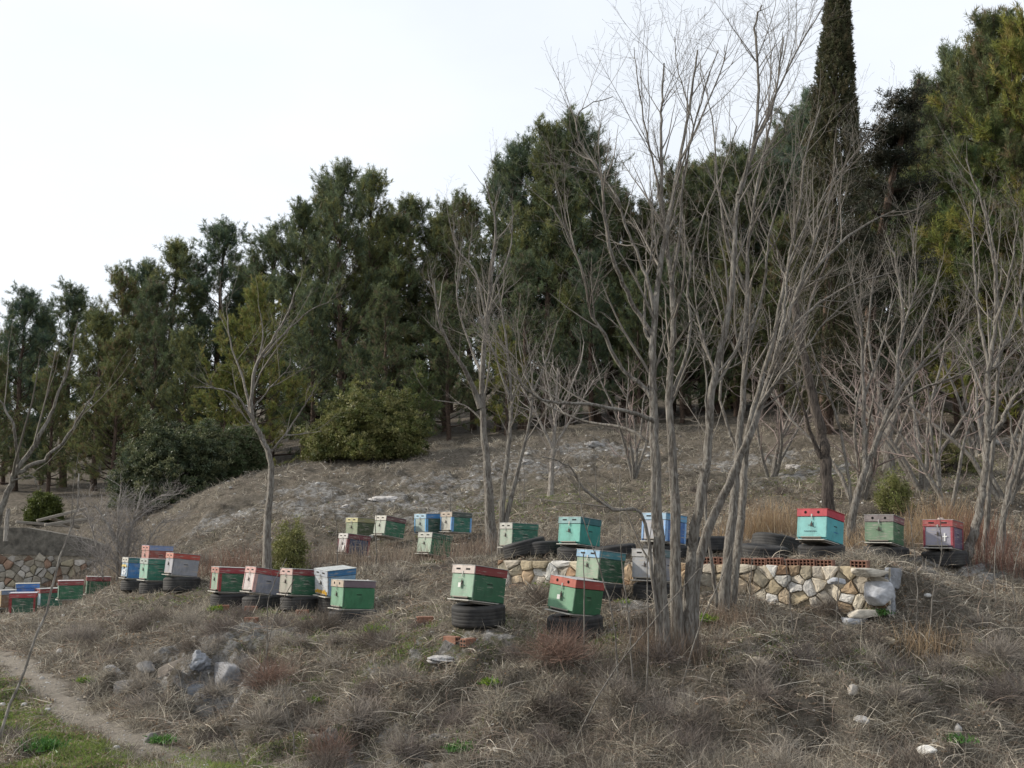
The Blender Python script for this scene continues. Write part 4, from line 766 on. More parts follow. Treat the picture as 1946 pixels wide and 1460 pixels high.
# reedy tall straw tufts behind the terrace
def reeds(px, D, n, h, sp, label, cols=[(.42, .30, .18), (.46, .36, .24), (.32, .23, .15)]):
    b = G(px, D); m = n; x = rng.normal(size=m)*sp; y = rng.normal(size=m)*sp*.6; z = gz(x+b.x, y+b.y)-b.z-.02; d = rng.normal(size=(m, 3))*.16; d[:, 2] = 1; bend = rng.normal(size=(m, 3))*.35; bend[:, 2] = -.1
    V, Fc, k = strips(np.stack([x, y, z], -1), d, h*rng.uniform(.4, 1.1, m), np.full(m, .006*D/14), bend, 4); root = empty('dry_reed_tuft', b, label, 'grass tuft', 'tall straw tufts'); mesh_np('blades', V, Fc, M['dry'], root, np.repeat(pal(m, cols, .3), k, 0))
for a in ((1445, 18.5, 700, .75, .28, 'tall ochre grass tuft behind the two empty tyres'), (1500, 18.8, 400, .55, .35, 'shorter straw tuft left of the turquoise hive'), (1395, 18.6, 350, .5, .3, 'thin straw tuft behind the right trunks'), (1780, 18.0, 700, .85, .30, 'tall ochre grass tuft behind the mauve hive'), (1830, 17.6, 500, .7, .3, 'rusty grass tuft right of the mauve hive', [(.26, .13, .09), (.34, .2, .13), (.22, .12, .09)]),
          (1720, 17.6, 400, .6, .3, 'straw tuft between the dull green hive and the mauve hive'), (1600, 17.0, 300, .45, .25, 'straw tuft right behind the turquoise hive'), (1890, 15.3, 500, .6, .4, 'reddish dead weed tuft beside the right hand trunk', [(.20, .10, .08), (.25, .17, .13)]), (150, 25.4, 450, .6, .5, 'dead weeds at the foot of the ruined wall', [(.24, .19, .15), (.3, .25, .2)]), (250, 24.2, 500, .7, .5, 'dead weeds under the low pale leafless tree', [(.24, .19, .15), (.3, .25, .2)]), (430, 20.5, 500, .6, .5, 'reddish brown weeds behind the red trimmed hive', [(.20, .12, .09), (.26, .19, .15)]), (760, 20.0, 500, .6, .6, 'tall dead weeds between the navy hive and the pale green hive', [(.24, .19, .15), (.30, .25, .2)]),
          (900, 19.0, 500, .6, .35, 'dead weeds at the foot of the left twin trunks', [(.28, .22, .17), (.2, .15, .12)]), (640, 20.4, 350, .5, .4, 'dead weeds left of the navy hive', [(.24, .19, .15), (.3, .25, .2)]), (1270, 11.7, 900, .45, .26, 'shaggy dead grass wrapped round the foot of the trunk clump', [(.26, .2, .15), (.2, .15, .11)]), (1370, 12.6, 350, .3, .2, 'dead grass at the foot of the right trunk clump', [(.26, .2, .15), (.2, .15, .11)]), (1735, 12.4, 300, .35, .2, 'dry tuft at the foot of the thin saplings by the wall corner')): reeds(*a)

# ------------------------------------------------------------------ bare trees
def cr(pts, n):
    """Catmull-Rom through pts"""
    P_ = np.array(pts, float); P_ = np.vstack([2*P_[0]-P_[1], P_, 2*P_[-1]-P_[-2]]); out = []
    for i in range(1, len(P_)-2):
        for t in np.arange(n)/n: a, b, c_, d = P_[i-1:i+3]; out.append(.5*((2*b)+(-a+c_)*t+(2*a-5*b+4*c_-d)*t*t+(-a+3*b-3*c_+d)*t**3))
    out.append(P_[-2]); return np.array(out)
def walk(p, d, L, n, jit, up):
    pts = [np.array(p, float)]; d = d/np.linalg.norm(d); drift = rng.normal(size=3)*.05
    for i in range(n): d = d+rng.normal(size=3)*jit+drift*.5+np.array([0, 0, up]); d /= np.linalg.norm(d); pts.append(pts[-1]+d*L/n)
    return np.array(pts)
def child_dir(t, ang):
    r = rng.normal(size=3); r -= t*r.dot(t); r /= np.linalg.norm(r); return t*math.cos(ang)+r*math.sin(ang)
def grow(tb, pts, rad, lvl, dens, col, spec):
    """spawn side branches of a limb. spec: list of (count per m, length range, angle, jitter, up)"""
    if lvl >= len(spec): return
    cnt, lr, ang, jit, up = spec[lvl]; seg = np.linalg.norm(np.diff(pts, axis=0), axis=1); L = seg.sum(); cum = np.concatenate([[0], np.cumsum(seg)])
    n = rng.poisson(cnt*L*dens)
    for _ in range(n):
        t0 = dens_start[0] if lvl == 0 else .12
        s = L*(t0+(1-t0)*rng.random()**.85); i = min(np.searchsorted(cum, s)-1, len(pts)-2); i = max(i, 0); f = (s-cum[i])/(seg[i]+1e-9); p = pts[i]*(1-f)+pts[i+1]*f; r = rad[i]*(1-f)+rad[i+1]*f
        t = (pts[i+1]-pts[i])/(seg[i]+1e-9); d = child_dir(t, R(rng.uniform(*ang)))
        if d[2] < -.1 and rng.random() < .8: d[2] = abs(d[2])
        l = rng.uniform(*lr)*(1-.45*s/L); m = 6 if lvl < 2 else 4; q = walk(p, d, l, m, jit, up); r0 = min(r*.55, .0085*l/.6+.0015); rr = np.linspace(r0, max(.0013, r0*.25), m+1)
        tb.add(q, rr, 4 if lvl == 0 else 3, np.array(col)*rng.uniform(.75, 1.3)); grow(tb, q, rr, lvl+1, dens, col, spec)
dens_start = [.35]
SPEC = [(3.1, (.5, 1.7), (16, 42), .075, .08), (6.2, (.22, .75), (24, 55), .12, .05), (8.5, (.07, .28), (30, 65), .18, .03)]
def traced_tree(name, stems, label, D, group='leafless grey trees', bmat='bark', dens=1., col=(.19, .172, .15), start=.35, spec=SPEC, cat='tree', minr=.004, kmain=9, base=None):
    """stems: list of (pixel polyline [(px,py,dD)...], r0 metres, r1 metres)"""
    dens_start[0] = start; p0 = stems[0][0][0]; D0 = D+(p0[2] if len(p0) > 2 else 0); b = G(p0[0], D0) if base is None else base; b = Vector((b.x, b.y, b.z))
    root = empty(name, b, label, cat, group); tr = Tubes(); tw = Tubes(); o = np.array(b)
    for si, (pl, r0, r1) in enumerate(stems):
        pts = [np.array(P(q[0], q[1], D+(q[2] if len(q) > 2 else 0))) for q in pl]
        if si == 0 or (pl[0][1] > 1000 and r0 > .03): 
            zz = float(gz(pts[0][0], pts[0][1])); pts[0][2] = min(pts[0][2], zz-.08) if abs(pts[0][2]-zz) < 1.5 else pts[0][2]
        r0 *= (.8 if si < 2 else .68) if r0 > .03 else .85; c = cr(pts, 5); n = len(c); c[1:-1] += rng.normal(size=(n-2, 3))*np.array([.005, .02, .004])*min(1, r0/.02)
        rad = r0+(r1-r0)*np.linspace(0, 1, n)**.68
        if r0 > .05: rad[:4] *= np.array([1.35, 1.18, 1.08, 1.03])[:len(rad[:4])]
        k = 18 if r0 > .04 else (8 if r0 > .02 else 5); tr.add(c-o, np.maximum(rad, minr), k, (1, 1, 1), ridge=.30 if r0 > .03 else 0)
        grow(tw, c-o, rad, 0, dens, col, spec)
    tr.build('trunk', M[bmat], root); tw.build('branches', M['twig'], root, smooth=False); return root
# A: clump left of centre-right (nearest the camera)
traced_tree('bare_tree', [
 ([(1262, 1225), (1256, 1120), (1250, 1000), (1246, 900), (1243, 800, .05), (1240, 700, .05), (1243, 620, .1), (1256, 500, .2), (1274, 400, .2), (1290, 310, .3), (1312, 190, .4), (1326, 95, .4)], .105, .009),
 ([(1290, 1215, .15), (1284, 1080, .15), (1283, 950, .2), (1276, 850, .25), (1272, 740, .3), (1279, 640, .3), (1276, 540, .4), (1262, 420, .5), (1256, 300, .5), (1258, 210, .5), (1262, 120, .5)], .085, .008),
 ([(1243, 760, .05), (1216, 730, .1), (1180, 700, .2), (1150, 640, .1), (1122, 590, 0), (1108, 520, -.2), (1080, 450, -.3), (1050, 390, -.4)], .045, .008),
 ([(1243, 800, .05), (1200, 785, -.1), (1120, 768, -.3), (1050, 765, -.5), (1000, 740, -.7), (965, 690, -.8)], .04, .007),
 ([(1245, 850, .05), (1190, 815, .3), (1110, 800, .6), (1040, 770, .8), (1000, 720, 1.0), (985, 650, 1.1)], .032, .006),
 ([(1241, 640, .1), (1200, 570, .1), (1165, 490, -.1), (1148, 400, -.2), (1141, 330, -.3), (1112, 285, -.3), (1094, 240, -.3), (1108, 208, -.3), (1165, 184, -.3)], .045, .004),
 ([(1245, 600, .1), (1222, 510, .2), (1190, 430, .3), (1168, 372, .3), (1140, 330, .4), (1085, 318, .5)], .036, .006),
 ([(1252, 1015), (1225, 995, -.1), (1165, 968, -.3), (1112, 932, -.4), (1080, 885, -.5), (1030, 868, -.6)], .034, .006),
 ([(1272, 760, .3), (1300, 690, .4), (1312, 620, .6), (1308, 540, .7), (1330, 430, .8), (1372, 330, .9), (1400, 240, 1.)], .035, .006),
 ([(1262, 420, .5), (1240, 300, .5), (1215, 180, .4), (1205, 90, .4)], .022, .004),
 ([(1290, 310, .3), (1330, 230, .2), (1375, 120, .2), (1378, 85, .2)], .018, .004),
 ([(1243, 660, .05), (1225, 620, .1), (1228, 540, .2), (1240, 450, .2), (1235, 330, .3)], .03, .005),
 ([(1276, 540, .4), (1292, 440, .4), (1300, 330, .4), (1330, 200, .3), (1365, 95, .3)], .028, .005),
 ([(1274, 400, .2), (1300, 300, 0), (1318, 240, -.1), (1290, 140, -.1), (1282, 70, -.1)], .018, .004)],
 'thick bare tree with a low branch reaching left, left half of the big trunk clump', 11.6, dens=1.1)
traced_tree('bare_tree', [
 ([(1312, 1205), (1322, 1110, .05), (1345, 1010, .1), (1385, 920, .2), (1425, 825, .2), (1462, 720, .3), (1482, 650, .3), (1510, 570, .4), (1560, 500, .5), (1625, 440, .6), (1700, 400, .7)], .085, .008),
 ([(1306, 1205, -.05), (1312, 1080, -.1), (1330, 950, -.2), (1346, 850, -.2), (1350, 760, -.3), (1370, 660, -.3), (1388, 570, -.3), (1396, 470, -.3), (1404, 370, -.3), (1432, 280, -.3), (1442, 170, -.3), (1436, 50, -.3), (1448, 10, -.3)], .075, .007),
 ([(1510, 570, .4), (1540, 480, .3), (1575, 380, .3), (1590, 300, .2)], .035, .006),
 ([(1482, 650, .3), (1540, 590, .5), (1610, 545, .6), (1690, 520, .7)], .032, .005),
 ([(1404, 370, -.3), (1450, 240, -.2), (1510, 105, 0), (1572, 0, .1)], .026, .005),
 ([(1432, 280, -.3), (1470, 200, -.4), (1482, 110, -.4), (1488, 60, -.4)], .02, .004),
 ([(1425, 825, .2), (1450, 760, .2), (1500, 700, 0), (1570, 610, -.2), (1630, 560, -.3)], .028, .005),
 ([(1462, 720, .3), (1490, 600, .6), (1500, 500, .8), (1560, 380, .9), (1640, 270, 1.)], .03, .005)],
 'grey bare tree leaning right across the picture from the middle of the big trunk clump', 11.9, dens=1.1)
traced_tree('bare_tree', [
 ([(1372, 1160), (1384, 1050), (1396, 940, .1), (1404, 850, .1), (1412, 760, .2), (1416, 660, .2), (1420, 560, .3), (1424, 450, .3), (1445, 320, .4), (1468, 210, .4), (1490, 70, .4)], .085, .007),
 ([(1384, 1160, .15), (1404, 1020, .2), (1414, 900, .3), (1420, 830, .3), (1442, 740, .4), (1470, 640, .5), (1498, 500, .6), (1520, 390, .6), (1530, 300, .6), (1560, 200, .6)], .075, .006),
 ([(1362, 1155, -.1), (1352, 1060, -.2), (1340, 975, -.2), (1346, 880, -.2), (1342, 780, -.1), (1340, 690, 0), (1322, 570, 0), (1318, 470, .1)], .036, .006),
 ([(1420, 560, .3), (1380, 450, .4), (1365, 350, .5), (1352, 220, .6), (1330, 110, .6)], .03, .004),
 ([(1416, 660, .2), (1450, 560, .3), (1462, 450, .4), (1500, 330, .5), (1535, 240, .5)], .03, .005),
 ([(1404, 870, .1), (1370, 760, .3), (1375, 640, .4), (1350, 520, .5), (1345, 400, .6)], .036, .005)],
 'straight twin stemmed bare tree just left of the empty tyres by the wall edge', 13.0, dens=.95)
# shoots at the clump base
for k, (pl, D, lab) in enumerate(((( (1225, 1330), (1232, 1200), (1230, 1080), (1240, 980)), 11.0, 'tall thin shoot rising straight before the trunk clump'), (((1180, 1340), (1165, 1180), (1140, 1080), (1108, 985), (1100, 900)), 10.9, 'long bent shoot leaning left over the grey hive'), (((1205, 1330), (1195, 1180), (1180, 1050), (1178, 900)), 11.1, 'slim upright shoot left of the trunk clump'), (((1110, 1260), (1110, 1120), (1108, 1050)), 11.6, 'short whip standing before the brick red lidded hive'),
        (((1290, 1300), (1330, 1190), (1370, 1100), (1395, 1030)), 11.2, 'slim shoot leaning right before the right trunks'), (((1075, 1450), (1150, 1300), (1260, 1160), (1330, 1080)), 10.2, 'long pale fallen stem slanting across the dead grass below the clump'))):
    traced_tree('sapling', [([(a, b_, 0) for a, b_ in pl], .012, .004)], lab, D, 'thin shoots and saplings', dens=.8, start=.3, spec=[(2.2, (.15, .5), (15, 40), .1, .15), (2, (.08, .2), (30, 60), .2, 0)], cat='sapling')
# dark trunk
traced_tree('bare_tree', [([(1574, 1000), (1572, 920), (1566, 850), (1546, 760), (1530, 690), (1516, 635), (1510, 580), (1492, 545)], .13, .05), ([(1560, 870), (1540, 820, -.1), (1520, 755, -.3), (1498, 700, -.4)], .05, .012), ([(1512, 600), (1540, 590), (1560, 570, .2)], .05, .02), ([(1520, 650), (1545, 560, .3), (1590, 440, .5), (1600, 300, .6)], .05, .008), ([(1510, 600), (1480, 500, .3), (1450, 430, .4)], .04, .008)],
 'dark thick leaning trunk with a broken top behind the turquoise hive', 17.5, bmat='barkdark', dens=.6, start=.5)
traced_tree('bare_tree', [([(1612, 1035), (1620, 980), (1640, 905), (1670, 830), (1702, 755), (1745, 700), (1800, 640), (1860, 570)], .10, .01), ([(1645, 890), (1642, 800, .2), (1640, 700, .3), (1634, 600, .3), (1612, 500, .3)], .06, .01), ([(1622, 985, .1), (1612, 900, .2), (1592, 800, .3), (1560, 715, .3), (1535, 640, .4)], .05, .01), ([(1690, 780, .1), (1750, 740, -.2), (1830, 710, -.4), (1900, 660, -.5)], .045, .008), ([(1702, 755), (1710, 650, .4), (1740, 540, .5), (1730, 430, .6)], .05, .008), ([(1640, 760, .3), (1680, 640, .5), (1700, 540, .6)], .04, .006)],
 'fan shaped bare tree rising between the turquoise hive and the dull green hive', 17.2, dens=1.0)
traced_tree('bare_tree', [([(1690, 900), (1688, 830), (1704, 780), (1706, 700), (1716, 600), (1700, 480)], .16, .02), ([(1688, 830), (1670, 740, .2), (1650, 640, .4), (1660, 520, .4)], .08, .015), ([(1706, 700), (1760, 600), (1790, 500)], .07, .01)], 'pale forked bare trunk far behind the dull green hive', 24, dens=.9)
traced_tree('bare_tree', [([(1836, 1095), (1838, 1060), (1856, 1000), (1868, 940), (1875, 870), (1878, 780), (1881, 690), (1893, 600), (1888, 500), (1868, 400), (1835, 300)], .105, .008), ([(1878, 840), (1905, 800, -.1), (1925, 760, -.2), (1960, 730, -.3)], .05, .02), ([(1881, 700), (1860, 600, .2), (1850, 480, .3), (1850, 380, .3)], .045, .008), ([(1888, 620), (1920, 520, -.2), (1935, 420, -.3)], .04, .008), ([(1875, 760), (1840, 680, .2), (1800, 620, .4)], .035, .007)],
 'slender bare tree curving up just right of the mauve hive', 15.2, dens=1.0)
traced_tree('bare_tree', [([(1868, 1050), (1876, 980), (1884, 880), (1895, 760), (1900, 620), (1890, 480), (1870, 380)], .06, .008), ([(1890, 700), (1930, 600, .3), (1960, 480, .3)], .04, .007)], 'thinner bare tree directly behind the one right of the mauve hive', 16.4, dens=1.0)
traced_tree('bare_tree', [([(1900, 1040), (1906, 980), (1930, 890), (1950, 800), (1960, 700), (1940, 560), (1950, 420)], .075, .01), ([(1935, 880), (1915, 780, .2), (1900, 700, .3)], .03, .006)], 'bare tree leaning out at the right picture edge', 16.2, dens=1.0)
traced_tree('bare_tree', [([(936, 1020), (930, 950), (925, 880), (918, 800), (917, 700), (926, 600), (936, 500), (941, 420), (922, 345)], .125, .01), ([(914, 775), (888, 712, -.2), (852, 655, -.4), (832, 600, -.5), (824, 530, -.5)], .07, .01), ([(920, 720), (890, 650, .4), (868, 560, .5), (880, 450, .5)], .05, .008), ([(926, 610), (905, 520, .2), (868, 470, .3), (850, 400, .3)], .04, .006), ([(930, 560), (968, 480, .3), (975, 390, .3)], .04, .006), ([(918, 800), (880, 770, .2), (820, 760, .2)], .03, .006)],
 'tall bare tree at left centre with a thick limb forking off to the left', 19.6, dens=1.0)
traced_tree('bare_tree', [([(952, 1050), (954, 960), (964, 870), (972, 780), (968, 700), (960, 630), (945, 540)], .075, .01), ([(958, 1000), (985, 890, .1), (1004, 810, .2), (1012, 730, .3), (1000, 640, .3)], .06, .009), ([(970, 760), (930, 650), (900, 590, -.2)], .03, .006), ([(1008, 760, .2), (1040, 680, .3), (1060, 610, .3)], .03, .006)],
 'narrow twin stemmed bare tree right beside the tall left centre tree', 18.6, dens=1.0)
traced_tree('bare_tree', [([(509, 1095), (507, 1000), (514, 930), (513, 868), (493, 825), (478, 780), (485, 700), (515, 650), (545, 600), (560, 555)], .095, .01), ([(482, 800), (450, 755, -.2), (410, 738, -.3), (368, 736, -.4)], .04, .006), ([(478, 790), (462, 720, .2), (440, 660, .3), (430, 590, .3)], .045, .007), ([(500, 680), (545, 630, .2), (590, 590, .3), (625, 575, .3)], .035, .005), ([(514, 860), (550, 815, -.1), (580, 770, -.2), (598, 740, -.2)], .03, .006), ([(540, 828, -.1), (575, 825, -.1), (612, 820, -.1)], .018, .004), ([(485, 700), (500, 640, .3), (490, 570, .3)], .03, .005), ([(480, 780), (520, 730, -.1), (548, 700, -.2), (552, 670, -.2)], .02, .005)],
 'crooked bare tree standing alone behind the left row of hives', 18.6, dens=.9, start=.3)
traced_tree('bare_tree', [([(-30, 1090), (-5, 990), (25, 905), (70, 840), (100, 775), (128, 700), (148, 610)], .055, .004), ([(30, 900), (90, 868, .1), (130, 825, .2), (165, 770, .2), (192, 730, .2)], .028, .004), ([(35, 885), (28, 820, -.2), (5, 770, -.2), (-20, 730, -.2)], .024, .006), ([(20, 915), (60, 905), (72, 930)], .012, .003), ([(70, 850), (75, 800, .2), (95, 740, .2)], .014, .004)],
 'near bare tree leaning in from the left picture edge', 10.5, dens=.55, start=.3, base=G(-30, 10.5))
# the stem of that tree below the frame edge reaches the ground
traced_tree('sapling', [([(-90, 1600), (-10, 1425), (60, 1240), (115, 1060), (146, 965), (150, 900)], .014, .004)], 'single bare whip crossing the lower left corner, closest to the camera', 6.3, bmat='barkpale', group= 'thin shoots and saplings', dens=.25, spec=[(1.5, (.05, .2), (15, 40), .1, .15)], cat='sapling')
FIG = [(4, (.5, 1.2), (25, 55), .22, .12), (4, (.25, .6), (30, 60), .25, .05), (5, (.12, .3), (30, 70), .25, 0)]
traced_tree('fig_tree', [([(238, 1085), (236, 1060), (226, 1035), (205, 1000), (180, 960)], .10, .02), ([(232, 1045), (250, 1000), (280, 960), (310, 940)], .05, .01), ([(226, 1035), (225, 980), (230, 920)], .05, .01), ([(210, 1010), (170, 990), (140, 980)], .04, .01), ([(245, 1010), (300, 1000), (340, 990)], .035, .008)], 'low spreading pale leafless tree between the ruined wall and the upper left hives', 24, bmat='barkpale', dens=2.6, start=.05, spec=FIG, col=(.27, .25, .235))
BUSHY = [(6, (.6, 1.6), (20, 50), .14, .12), (5, (.3, .9), (25, 55), .18, .06), (5, (.15, .4), (30, 60), .2, .05)]
traced_tree('bare_tree', [([(1046, 975), (1048, 900), (1052, 850), (1056, 780), (1060, 700)], .10, .02), ([(1052, 855), (1020, 790), (990, 730)], .05, .01), ([(1052, 850), (1090, 790), (1130, 720)], .05, .01), ([(1054, 800), (1040, 720), (1030, 660)], .04, .01), ([(1056, 800), (1100, 700), (1110, 650)], .04, .01)], 'small bushy bare tree with a pale trunk on the hillside behind the teal hive', 25, bmat='barkpale', dens=.9, start=.05, spec=BUSHY, col=(.27, .24, .22))
# saplings
SAP = [(2.5, (.15, .5), (20, 50), .12, .12), (3, (.06, .2), (30, 60), .2, .05)]
for pl, D, lab in ((((505, 1290), (508, 1200), (512, 1130), (545, 1060)), 12.8, 'forked sapling before the leaning white fronted hive'), (((498, 1290), (520, 1180), (560, 1100)), 12.6, 'sapling leaning right on top of the left bank'), (((640, 1100), (640, 1000), (625, 900)), 19.6, 'thin sapling left of the navy blue hive'), (((716, 1090), (712, 990), (700, 900)), 19.6, 'thin sapling between the navy hive and the pale green fronted hive'),
     (((995, 985), (996, 900), (990, 860)), 24, 'thin stem on the hillside right of the twin stemmed tree'), (((1132, 960), (1132, 890), (1128, 830)), 25, 'thin stem on the hillside left of the clump'), (((855, 1000), (855, 940), (840, 880)), 23, 'thin stem above the brown lidded hive'), (((1740, 1215), (1744, 1120), (1735, 1030), (1725, 960)), 12.6, 'dark sapling right of the wall corner'),
     (((1762, 1215), (1775, 1120), (1790, 1050), (1785, 980)), 12.5, 'pale sapling right of the wall corner, before the mauve hive'), (((1590, 1210), (1592, 1130), (1600, 1050)), 12.4, 'thin whip before the right end of the wall'), (((1505, 1190), (1500, 1120), (1490, 1060)), 12.6, 'thin whip before the middle of the wall'), (((1895, 1170), (1890, 1080), (1900, 1000), (1930, 930)), 13.5, 'branching sapling before the right edge trees'), (((1935, 1180), (1925, 1100), (1945, 1010)), 13.2, 'sapling at the right picture edge'),
     (((130, 1010), (140, 930), (150, 860)), 26.8, 'thin stem rising behind the ruined wall'), (((1424, 1180), (1425, 1120), (1430, 1060)), 12.6, 'short whip right of the twin stemmed tree base'), (((560, 1430), (555, 1380), (535, 1310)), 10.4, 'dead stalk at the lower left centre'), (((470, 1460), (440, 1400), (430, 1380)), 10.0, 'dead dark stalk at the bottom left'), (((930, 1150), (935, 1060), (925, 990)), 15.8, 'whip standing left end of the wall')):
    traced_tree('sapling', [([(a, b_, 0) for a, b_ in pl], .011*max(1, D/14), .004)], lab, D, 'thin shoots and saplings', dens=1., start=.2, spec=SAP, cat='sapling')
# twiggy bare trees behind on the right
def wild_tree(px, D, h, label, seed, spread=1., bm='bark', col=(.25, .215, .19)):
    global rng
    b = G(px, D); st = []; tr = Tubes(); tw = Tubes(); root = empty('bare_tree', b, label, 'tree', 'leafless grey trees'); dens_start[0] = .15
    for i in range(5):
        d = np.array([rng.normal()*.35*spread, rng.normal()*.35*spread, 1]); q = walk((rng.normal()*.05, rng.normal()*.05, -.1), d, h*rng.uniform(.7, 1.05), 12, .08, .02); rr = np.linspace(.05*h/4, .006, 13); tr.add(q, rr, 7); grow(tw, q, rr, 0, 1.0, col, [(3.2, (.5, 1.5), (25, 55), .16, .06), (3.5, (.3, .7), (28, 60), .2, .04), (3.5, (.12, .3), (30, 60), .25, .02)])
    tr.build('trunk', M[bm], root); tw.build('branches', M['twig'], root, smooth=False); return root
for a in ((1620, 22, 4.0, 'twiggy bare tree behind the leaning dark trunk', 1), (1745, 22.5, 4.2, 'twiggy bare tree behind the forked pale trunk', 2), (1790, 20.5, 3.6, 'tangled bare tree behind the mauve hive', 3), (1460, 25, 3.6, 'twiggy bare tree on the hillside behind the straight twin stems', 4), (1900, 21, 4.5, 'tangled bare tree behind the right edge trees', 5), (1200, 26.5, 3.6, 'tangled bare tree on the hillside left behind the big clump', 6), (1680, 26.5, 4.4, 'bare tree at the forest edge behind the fan shaped tree', 7), (1850, 26, 4.6, 'bare tree at the forest edge near the right', 8)):
    wild_tree(*a, col=(.25, .20, .18))

# ------------------------------------------------------------------ evergreens
def needles_at(C, size, per, length, width, cols, upb=.5, var=.2, dirs=None):
    n = len(C); m = n*per; c = np.repeat(C, per, 0); s = np.repeat(size, per)[:, None]; d = nrm(rng.normal(size=(m, 3))); d[:, 2] = d[:, 2]+upb; d = nrm(d)
    if dirs is not None: a = np.repeat(dirs, per, 0); p = c+a*s*rng.uniform(-1.1, 1.1, (m, 1))+d*s*.14; d = nrm(a*.9+d*.75)
    else: p = c+d*s*rng.uniform(.1, .8, (m, 1))
    d2 = nrm(d+rng.normal(size=(m, 3))*.35); side = nrm(np.cross(d2, rng.normal(size=(m, 3)))); L = length*rng.uniform(.6, 1.2, (m, 1)); V = np.stack([p-side*width/2, p+side*width/2, p+d2*L], 1).reshape(-1, 3)
    tint = np.repeat(np.repeat(pal(n, cols, var), per, 0)*rng.uniform(.8, 1.2, (m, 1)), 3, 0); return V, np.arange(m*3).reshape(-1, 3), tint
def make_pine(seed, H=10., wid=2.6, gap=.3, cols=None, cbase=.06, lean=0.):
    global rng
    rng = np.random.default_rng(seed); cols = cols or [(.11, .14, .09), (.135, .16, .085), (.095, .125, .09), (.17, .18, .09)]
    trunk = np.stack([lean*np.linspace(0, H, 17)+.06*np.cumsum(rng.normal(size=17))*.5, .03*np.cumsum(rng.normal(size=17)), np.linspace(-.3, H*.97, 17)], -1); tr = Tubes(); tr.add(trunk, np.linspace(.16, .02, 17), 8, ridge=.15); Cs = []; Sz = []; br = Tubes(); Ds = []
    nb = 88; sec = rng.uniform(.42, 1.5, (8, 7))
    for i in range(nb):
        t = cbase+(1-cbase)*((i+rng.random())/nb)**.8; k = min(int(t*16), 15); p = trunk[k]+(trunk[k+1]-trunk[k])*(t*16-k)
        prof = (1-t)**.5*(.55+.45*min(1, (t-cbase)/.18+.3)); Lb = wid*prof*rng.uniform(.6, 1.15)*sec[int(t*7.99), int((i*2.4 % 6.283)/6.283*7)]+.22
        if rng.random() < gap*.6 and t < .85: continue
        a = i*2.4+rng.normal()*.5; d = np.array([math.cos(a), math.sin(a), .15+.9*t*rng.uniform(.6, 1.3)+2.2*max(0, t-.7)]); q = walk(p, d, Lb, 6, .10, .07); br.add(q, np.linspace(.035*(1-t)+.012, .006, 7), 4, (.07, .05, .04))
        for s in range(2+int(Lb*3.6)):
            u = 1-rng.random()**1.5*.72; k2 = min(int(u*6), 5); pp = q[k2]+(q[k2+1]-q[k2])*(u*6-k2); dd = nrm(child_dir(nrm(q[k2+1]-q[k2]), R(rng.uniform(20, 65)))+np.array([0, 0, .35])); l2 = rng.uniform(.2, .65)*(.6+.5*prof); e = pp+dd*l2
            br.add([pp, (pp+e)/2+rng.normal(size=3)*.02, e], [.010, .007, .004], 3, (.07, .05, .04))
            for w_ in (.35, .6, .8, 1.):
                Cs.append(pp+dd*l2*w_+rng.normal(size=3)*.09); Sz.append(rng.uniform(.08, .20)); Ds.append(dd+rng.normal(size=3)*.45+np.array([0, 0, .45]))
        Cs.append(q[-1]); Sz.append(.2); Ds.append(nrm(q[-1]-q[-2])+np.array([0, 0, .6]))
    for u in np.linspace(.78, 1.0, 26): k = min(int(u*16), 15); Cs.append(trunk[k]+(trunk[k+1]-trunk[k])*(u*16-k)+rng.normal(size=3)*.12*(1.2-u)); Sz.append(.14); Ds.append(rng.normal(size=3)*.5+np.array([0, 0, 1.]))
    C = np.array(Cs); V, Fc, tint = needles_at(C, np.array(Sz), 32, .15, .019, cols, .2, .25, dirs=nrm(np.array(Ds)))
    return tr, br, (V, Fc, tint)
def build_pine(root, data):
    tr, br, (V, Fc, tint) = data; t = tr.build('trunk', M['barkpine'], root); b = br.build('limbs', M['twig'], root, smooth=False); c = mesh_np('crown', V, Fc, M['needle'], root, tint)
YG = [(.17, .195, .065), (.20, .21, .075), (.13, .16, .06), (.10, .135, .06), (.20, .18, .08)]; BW = [(.13, .15, .08), (.16, .165, .085), (.11, .135, .08), (.09, .115, .075), (.16, .125, .09), (.12, .15, .075)]
PROTO = []
for k, kw in enumerate((dict(seed=11, wid=2.8, gap=.2), dict(seed=12, wid=2.3, gap=.5), dict(seed=13, wid=3.3, gap=.15, cols=BW), dict(seed=14, wid=3.0, gap=.1, cols=YG, cbase=.04), dict(seed=15, wid=1.7, gap=.6, lean=.06), dict(seed=16, wid=2.9, gap=.25, cols=BW, cbase=.08))):
    PROTO.append(make_pine(**kw))
placed = {}
def pine(px, py, D, k, label, fat=1., yaw=None):
    tp = P(px, py, D); b = Vector((tp.x, D, float(gz(tp.x, D)))); H = max(2., tp.z-b.z+.2); s = H/10.
    if k not in placed:
        r = empty('pine_tree', b, label, 'tree', 'dark pines of the forest edge'); build_pine(r, PROTO[k]); placed[k] = r
    else:
        r = copy_tree(placed[k]); r.location = b; tag(r, label, 'tree', 'dark pines of the forest edge')
    r.rotation_euler = (0, 0, (px*1.37) % 6.28 if yaw is None else yaw); w = s*fat; r.scale = (w, w, s); return r
